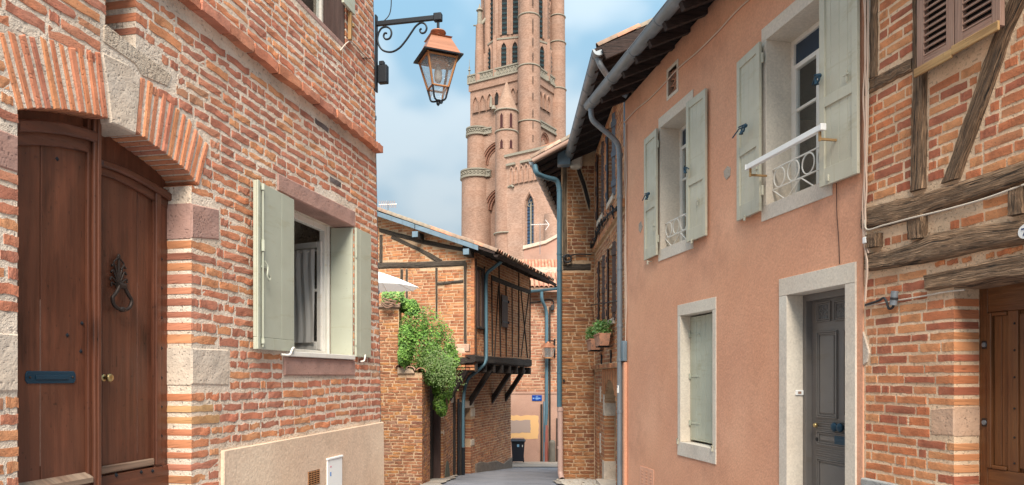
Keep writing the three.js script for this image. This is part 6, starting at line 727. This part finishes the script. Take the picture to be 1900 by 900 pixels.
// ---------- cathedral tower ----------
const hoop = (o, i) => [...o.slice(1), o[0], i[0], ...i.slice(1).reverse()];      // a frame open at the foot
{
  const z0 = 130, base = V(2, -4, -138), t = thing('cathedral_tower', 'tall brick cathedral bell tower with round buttresses rising behind the houses', 'tower', base);
  const X = (px, z) => (px - CX) / F * z, Yy = (py, z) => EYE + (HY - py) / F * z;
  const w = (name, g, m) => add(name, g, m, t, null);                   // written in world coordinates
  const uvCyl = (g, r) => { const p = g.attributes.position, n = g.attributes.normal, uv = new Float32Array(p.count * 2), a = g.attributes.uv; for (let i = 0; i < p.count; i++) { uv[i * 2] = a.getX(i) * 6.283 * r; uv[i * 2 + 1] = p.getY(i); } g.setAttribute('uv', new THREE.BufferAttribute(uv, 2)); return g.toNonIndexed(); };
  const cyl = (x, z, r0, r1, y0, y1, n = 40, th0 = 0, th = Math.PI * 2) => { const g = new THREE.CylinderGeometry(r1, r0, y1 - y0, n, 1, false, th0, th); g.translate(0, (y0 + y1) / 2, 0); const u = uvCyl(g, r0); u.translate(x, 0, -z); return u; };
  const poly = (pts, y0, y1) => { const s = new THREE.Shape(pts.map(([x, z]) => new THREE.Vector2(x, z))); const g = new THREE.ExtrudeGeometry(s, { depth: y1 - y0, bevelEnabled: false }); g.rotateX(-Math.PI / 2); g.translate(0, y0, 0); const p = g.attributes.position; const n = g.attributes.normal, uv = new Float32Array(p.count * 2); for (let i = 0; i < p.count; i++) { const h = Math.hypot(n.getX(i), n.getZ(i)); uv[i * 2] = h > .1 ? (p.getX(i) * n.getZ(i) - p.getZ(i) * n.getX(i)) / h : p.getX(i); uv[i * 2 + 1] = h > .1 ? p.getY(i) : p.getZ(i); } g.setAttribute('uv', new THREE.BufferAttribute(uv, 2)); return g; };
  const A = [3.0, 131], Bc = [-7.9, 137.6], C = [8.6, 139.8], D = [Bc[0] + C[0] - A[0], Bc[1] + C[1] - A[1]];
  const face = (p, q) => new Wall(p[0], p[1], q[0] - p[0], q[1] - p[1]);   // seen from outside, left to right
  const FL = face(Bc, A), FR = face(A, C), lenL = Math.hypot(A[0] - Bc[0], A[1] - Bc[1]), lenR = Math.hypot(C[0] - A[0], C[1] - A[1]);
  const yB = Yy(140, 133.5);
  w('main_shaft', poly([Bc, A, C, D], -6, yB), M.tower);
  const fp = (name, g, m, W) => add(name, g, m, t, W);
  // round buttresses
  const CN = [X(981.5, 130), 130]; const rings = (x, z, list) => { for (const [y, r] of list) { const g = new THREE.TorusGeometry(r, .14, 6, 40); g.rotateX(Math.PI / 2); g.translate(x, y, -z); w('stone_band', g, M.towerStone); } };
  const y130 = (p) => Yy(p, 130); const cr = [[-6, y130(230), 2.12], [y130(230), y130(127), 2.02], [y130(127), y130(33), 1.92], [y130(33), 78, 1.80]]; for (const [a, b, r] of cr) w('corner_buttress', cyl(CN[0], CN[1], r, r, a, b), M.tower); rings(CN[0], CN[1], cr.slice(0, 3).map(([a, b, r]) => [b, r + .02]));
  for (const py of [12, 50, 62, 85, 112, 133, 155, 185, 216, 238, 262]) { const y = y130(py); w('slit', box(CN[0] + .6, CN[0] + .72, y - .75, y + .45, -CN[1] + 1.7, -CN[1] + 2.14), M.black); }
  const CR = [8.75, 140]; const rr = [[-6, Yy(168, 140), 1.62], [Yy(168, 140), Yy(82, 140), 1.55], [Yy(82, 140), Yy(33, 140), 1.45], [Yy(33, 140), 82, 1.32]]; for (const [a, b, r] of rr) w('corner_buttress', cyl(CR[0], CR[1], r, r, a, b), M.tower); rings(CR[0], CR[1], rr.slice(0, 3).map(([a, b, r]) => [b, r + .02]));
  // left corner buttress, stepping in upwards, with parapets
  const CL = [X(886, 136), 136.6]; const l3 = [-6, Yy(332, 136), 2.95], l2 = [Yy(332, 136), Yy(252, 136), 1.95]; w('corner_buttress', cyl(CL[0] - .1, CL[1], 3.15, 2.9, ...l3.slice(0, 2)), M.tower); w('corner_buttress', cyl(CL[0], CL[1], 2.0, 1.95, l2[0] - 1, l2[1]), M.tower);
  // pierced stone parapets
  const parapet = (name, W, u0, u1, y0, y1, o) => { const p = grp(name, t, W); add('top_rail', box(u0, u1, y1 - .25, y1, o - .12, o + .18), M.towerStone, p); add('bottom_rail', box(u0, u1, y0, y0 + .35, o - .12, o + .22), M.towerStone, p); add('backing', box(u0, u1, y0 + .35, y1 - .25, o - .1, o - .02), M.towerStone, p); const n = Math.max(3, Math.round((u1 - u0) / .75)); const gs = []; for (let i = 0; i < n; i++) { const u = lerp(u0, u1, (i + .5) / n), g = new THREE.TorusGeometry(.27, .08, 5, 10); g.scale(1, (y1 - y0 - .6) / .7, 1); g.translate(u, (y0 + y1) / 2 + .05, o + .02); gs.push(g); gs.push(box(u - .44, u - .32, y0 + .35, y1 - .25, o - .05, o + .1)); } const tr = add('tracery', merge(gs), M.towerStone, p); };
  const pY0 = Yy(141, 133.5), pY1 = pY0 + 1.75; parapet('parapet', FL, -.4, lenL - 1.5, pY0, pY1, .25); parapet('parapet', FR, 1.2, lenR - 1.0, pY0, pY1, .25);
  const roundPar = (x, z, r, y0, y1, a0, a1) => { const p = grp('round_parapet', t, null); const n = 14, seg = []; for (let i = 0; i < n; i++) { const an = lerp(a0, a1, (i + .5) / n), g = new THREE.TorusGeometry(.26, .08, 5, 8); g.scale(1, (y1 - y0 - .6) / .7, 1); g.translate(0, (y0 + y1) / 2, r + .1); g.rotateY(an); g.translate(x, 0, -z); seg.push(g); } add('tracery', merge(seg), M.towerStone, p); const ringg = (y, h, ro) => { const g = new THREE.CylinderGeometry(ro, ro, h, 36, 1, false); g.translate(x, y, -z); return g; }; add('top_rail', ringg(y1, .25, r + .2), M.towerStone, p); add('bottom_rail', ringg(y0, .35, r + .25), M.towerStone, p); add('backing', ringg((y0 + y1) / 2, y1 - y0, r + .05), M.towerStone, p); };
  roundPar(CL[0] - .1, CL[1], 2.95, Yy(331, 136), Yy(319, 136), -1.9, 1.4); roundPar(CL[0], CL[1], 2.0, Yy(251, 136), Yy(239, 136), -1.9, 1.4);
  parapet('parapet', FL, 2.4, 5.4, Yy(328, 134), Yy(316, 134), 1.35); parapet('parapet', FL, 2.0, 5.4, Yy(247, 134), Yy(235, 134), .9);
  parapet('parapet', FR, 1.5, lenR - .6, Yy(240, 135), Yy(228, 135), .5);
  // wall thickenings under those parapets, with great arches let into them
  const arc = (r, n = 18) => { const o = []; for (let i = 0; i <= n; i++) { const a = Math.PI * i / n; o.push([Math.cos(a) * r, Math.sin(a) * r * 1.05]); } return o; };
  const stage = (W, u0, u1, y0, y1, o, au, ay, ar, low) => { fp('buttress_stage', prism([[u0, y0], [u1, y0], [u1, y1], [u0, y1]], 0.01, o, 0, [[[au - ar, low], [au + ar, low], ...arc(ar).map(([x, y]) => [au + x, ay + y])]]), M.tower, W); for (let k = 0; k < 3; k++) { const r0 = ar - k * .38, r1 = r0 - .3; const pts = [...arc(r0).map(([x, y]) => [au + x, ay + y]), ...[...arc(r1)].reverse().map(([x, y]) => [au + x, ay + y])]; fp('arch_ring', prism(pts, .05, o - .15 - k * .25, .03), M.farBrick, W); } };
  { const a1 = FL.u(934), a2 = FL.u(928); stage(FL, 2.2, a1 + 3.7, -6, Yy(331, 134), 1.2, a1, Yy(388, 134), 3.4, -5); stage(FL, 1.8, a2 + 4, Yy(331, 134) + .02, Yy(250, 134), .8, a2, Yy(302, 134), 3.6, Yy(331, 134) + .3); }
  stage(FR, 1.4, lenR - .4, -6, Yy(242, 135), .42, 5.3, Yy(262, 135), 1.6, -5);
  // blind arcades under the main parapet
  const arcade = (W, list, yTop, h, wd, o) => { for (const u of list) { const p = grp('blind_arch', t, W); const ys = yTop - h * .35; const q = []; const n = 8; q.push([u - wd / 2, yTop - h], [u + wd / 2, yTop - h], [u + wd / 2, ys]); for (let i = 1; i < n; i++) { const k = i / n; q.push([u + wd / 2 * (1 - k) , ys + wd * .95 * Math.sin(k * 1.57)]); } q.push([u, ys + wd * .98]); for (let i = n - 1; i >= 1; i--) { const k = i / n; q.push([u - wd / 2 * (1 - k), ys + wd * .95 * Math.sin(k * 1.57)]); } q.push([u - wd / 2, ys]); const s = (f) => q.map(([a, b]) => [u + (a - u) * f, yTop - h + (b - yTop + h) * (f > 1 ? 1 + (f - 1) * .3 : 1)]); add('arch_ring', prism(s(1.28), 0, o, 0, [q]), M.tower, p); } };
  arcade(FL, [1.35, 2.95, 4.5, 6.1, 8.2, 9.6, 10.9], Yy(170, 134), 2.9, 1.05, .3); arcade(FR, [2.3, 3.9, 5.4, 6.9], Yy(172, 135), 3.0, 1.0, .3);
  fp('corbel_band', box(-.2, lenL, pY0 - 1.35, pY0 - .02, .0, .25), M.tower, FL); fp('corbel_band', box(0, lenR, pY0 - 1.35, pY0 - .02, .0, .25), M.tower, FR);
  { const u = 5.9, y = Yy(170, 134); fp('niche', prism([[u - .35, y - 2.2], [u + .35, y - 2.2], [u + .35, y - .3], [u, y + .5], [u - .35, y - .3]], .02, .1), M.black, FL); fp('niche_statue', merge([cylAt(u - .9, y - 2.7, .3, 2.0), cylAt(u - .3, y - 3.2, .5, .7)]), M.towerStone, FL); }
  function cylAt(x, y, r, h) { const g = new THREE.CylinderGeometry(r * .6, r, h, 10); g.translate(x, y + h / 2, .5); return g.toNonIndexed(); }
  // corner pinnacle on the parapet
  { const x = X(871, 137.6), z = 137.4; w('pinnacle', merge([cyl(x, z, .16, .12, pY0, pY1 + 1.6, 8), cyl(x, z, .28, .05, pY1 + .9, pY1 + 1.3, 8), cyl(x, z, .05, .03, pY1 + 1.5, pY1 + 3.0, 6)]), M.towerStone); }
  // upper octagon with louvred lancets
  const OC = [1.0, 140.4], R = 7.2, oct = (r, ph = .611) => Array.from({ length: 8 }, (_, i) => { const a = ph + i * Math.PI / 4; return [OC[0] + r * Math.cos(a), OC[1] - r * Math.sin(a)]; }).reverse();
  const louvreMat = mat([.06, .11, .125]), s1 = yB, s2 = Yy(62, 132), s3 = 84; w('lower_belfry', poly(oct(R), s1, s2), M.tower); w('upper_belfry', poly(oct(R - .55), s2, s3), M.tower);
  const band = (r, y, h) => w('stone_band', poly(oct(r), y, y + h), M.towerStone); band(R + .12, s2 - .1, .3); band(R + .3, s1, .9);
  for (let i = 0; i < 8; i++) for (const [r, ya, yb, tag] of [[R, s1 + 1.4, s1 + 6.2, 0], [R - .55, s2 + .9, s2 + 9.5, 1]]) { const P1 = oct(r), p = P1[i], q = P1[(i + 1) % 8]; const W = new Wall(p[0], p[1], q[0] - p[0], q[1] - p[1]); if (W.n[1] > .2) continue; const L0 = Math.hypot(q[0] - p[0], q[1] - p[1]);
    for (const s of [-1, 1]) { const u = L0 / 2 + s * 1.05, hw = .5, pt = (h, top) => [[u - h, ya], [u + h, ya], [u + h, yb - 1.1], [u + h * .7, yb - .45], [u, yb + (top || 0)], [u - h * .7, yb - .45], [u - h, yb - 1.1]]; const win = grp('belfry_window', t, W); add('moulding', prism(hoop(pt(hw + .25, .35), pt(hw)), .0, .28, .03), M.tower, win); add('moulding', prism(hoop(pt(hw + .48, .6), pt(hw + .23, .3)), .0, .14, .03), M.tower, win); add('opening', prism(pt(hw), .02, .06), M.black, win); const n = tag ? 9 : 5; for (let k = 0; k < n; k++) { const g = new THREE.BoxGeometry(hw * 1.9, .32, .08); g.rotateX(.6); g.translate(u, lerp(ya + .4, yb - 1, k / (n - 1)), .16); add('louvre', triUV(g), louvreMat, win); } }
    add('pilaster', box(-.35, .35, ya - 1.2, yb + 1.6, -.3, .25), M.tower, t, W); }
  // pinnacle with flying strut at the left
  { const x = X(890, 137), z = 137; w('pinnacle_pier', merge([cyl(x, z, .95, .85, s1, Yy(93, 137), 8), cyl(x, z, .8, .72, Yy(93, 137), Yy(47, 137), 8)]), M.tower); w('pinnacle', merge([cyl(x, z, .5, .4, Yy(47, 137), Yy(20, 137), 8), cyl(x, z, .7, .3, Yy(20, 137), Yy(15, 137), 8), cyl(x, z, .25, .05, Yy(15, 137), Yy(7, 137), 6), box(x - 1.2, x + .6, Yy(48, 137), Yy(47, 137), -z - .2, -z + .2)]), M.towerStone); const bx = X(903, 137); w('flying_strut', spline([V(x + .3, Yy(45, 137), -z), V(x + .9, Yy(38, 137), -z - .1), V(bx + .3, Yy(29, 137), -z - .2)], .32, 12, 6), M.towerStone); w('strut_base', prism([[x, s1], [bx + .8, s1], [bx + .8, Yy(95, 137)], [x + .6, Yy(102, 137)]], -z - .4, -z + .3), M.tower); w('turret', cyl(X(908, 137.5), 137.6, 1.1, 1.0, s1, 84, 8), M.tower); }
}
{ // stair turret with stone cone, in front of the tower
  const z = 127, x = (940 - CX) / F * z, Yy = (p) => EYE + (HY - p) / F * z, t = thing('stair_turret', 'slim round brick stair turret with pointed stone roof against the tower', 'turret', V(x, -4, -z)); const y = (p) => Yy(p) + 4; const sh = (r0, r1, y0, y1, n = 32) => { const g = new THREE.CylinderGeometry(r1, r0, y1 - y0, n); g.translate(0, (y0 + y1) / 2, 0); const p = g.attributes.position, a = g.attributes.uv, uv = new Float32Array(p.count * 2); for (let i = 0; i < p.count; i++) { uv[i * 2] = a.getX(i) * 6.28 * r0; uv[i * 2 + 1] = p.getY(i); } g.setAttribute('uv', new THREE.BufferAttribute(uv, 2)); return g; };
  add('shaft', sh(2.12, 1.95, -2, y(248)), M.tower, t); add('upper_shaft', sh(1.95, 1.95, y(248), y(209)), M.tower, t); add('cone', sh(2.05, .12, y(209), y(152), 16), texd([.40, .27, .20], 'course'), t); for (const [p, r] of [[209, 2.08], [247, 2.0], [435, 2.2]]) { const g = new THREE.TorusGeometry(r, .13, 6, 36); g.rotateX(Math.PI / 2); g.translate(0, y(p), 0); add('stone_band', g, M.towerStone, t); }
  for (const [dx, a, b] of [[-.85, 243, 216], [.75, 243, 215], [-.85, 281, 264], [.75, 281, 264]]) { const an = Math.asin(dx / 1.97), w = .26, y0 = y(a), y1 = y(b), g = prism([[-w, y0], [w, y0], [w, y1 - .5], [0, y1], [-w, y1 - .5]], 1.75, 1.985); g.rotateY(an); add('slit', g, mat([.05, .012, .012]), t); const f = prism([[-w - .16, y0], [w + .16, y0], [w + .16, y1 - .45], [0, y1 + .25], [-w - .16, y1 - .45]], 1.8, 2.03, 0, [[[-w, y0 - .0 + .001], [w, y0 + .001], [w, y1 - .5], [0, y1], [-w, y1 - .5]]]); f.rotateY(an); add('slit_surround', f, M.tower, t); }
  const go = tube([[.3, y(353), 2], [.9, y(352), 2.9], [1.2, y(356), 3.1]], .2, .3, 6); add('gargoyle', go, M.towerStone, t); }
{ // church wall at the foot of the tower
  const churchBrick = texd([.52, .345, .265], 'course'), W = new Wall((955 - CX) / F * 124, 124, 9.5, -7), L0 = 22, t = thing('church_wall', 'pale brick church wall with tall blue gothic window below the tower', 'church', W); const top = W.v(980, 283);
  const wu = [W.u(974.5), W.u(990.5)], wb = W.v(982, 458), wt = W.v(982, 372); const uc = (wu[0] + wu[1]) / 2, hw = (wu[1] - wu[0]) / 2; const goth = (f, d = 0) => [[uc - hw * f, wb - d], [uc + hw * f, wb - d], [uc + hw * f, wt - 1], [uc + hw * f * .8, wt + .1], [uc, wt + 1.2 * f], [uc - hw * f * .8, wt + .1], [uc - hw * f, wt - 1]];
  add('wall', prism([[-.5, -6], [L0, -6], [L0, top], [-2, top]], -2, 0, 0, [goth(1)]), churchBrick, t); add('coping', box(-2.1, L0, top + .002, top + .4, -2.1, .25), M.towerStone, t); for (const [a, b] of [[941, 957], [967, 992]]) add('ledge', box(W.u(a), W.u(b), W.v(970, 303), W.v(970, 299), 0, .4), M.towerStone, t);
  for (let i = 0; i < 6; i++) { const u = W.u(950 + i * 9.2), y = W.v(968, 322), wd = .62; const q = [[u - wd / 2, y - 1.6], [u + wd / 2, y - 1.6], [u + wd / 2, y + .4], [u + wd * .3, y + 1], [u, y + 1.3], [u - wd * .3, y + 1], [u - wd / 2, y + .4]], o = q.map(([a, b]) => [u + (a - u) * 1.35, b + (b > y ? .25 : 0)]); add('blind_arch', prism(o, 0, .25, 0, [q]), churchBrick, t); }
  const win = grp('gothic_window', t); add('moulding', prism(hoop(goth(1.5), goth(1.22)), 0, .15, .04), churchBrick, win); add('moulding', prism(hoop(goth(1.2), goth(1.0)), -.1, .08, .04), churchBrick, win); add('glass', prism(goth(1.0), -.7, -.62), mat([.035, .085, .16], { roughness: .25 }), win); add('mullion', box(uc - .1, uc + .1, wb, wt - .6, -.62, -.3), M.towerStone, win); for (let i = 0; i < 11; i++) { const y = lerp(wb + .6, wt - 1.4, i / 10); add('glazing_bar', box(uc - hw, uc + hw, y - .04, y + .04, -.62, -.56), M.iron, win); } for (const [dx, dy, r] of [[-.36, -.55, .32], [.36, -.55, .32], [0, .1, .32]]) { const g = new THREE.TorusGeometry(r, .07, 6, 16); g.translate(uc + dx, wt + dy, -.5); add('tracery_ring', g, M.towerStone, win); }
  add('lower_buttress', (() => { const g = new THREE.CylinderGeometry(2.6, 2.8, 40, 28); g.translate(W.u(1034), 8, -.8); return triUV(g); })(), churchBrick, t); add('church_roof', prism([[0, top], [L0, top], [L0, top + 2.6], [4, top + .6]], -1.9, -.4), M.tile, t); }
renderer.render(scene, camera);
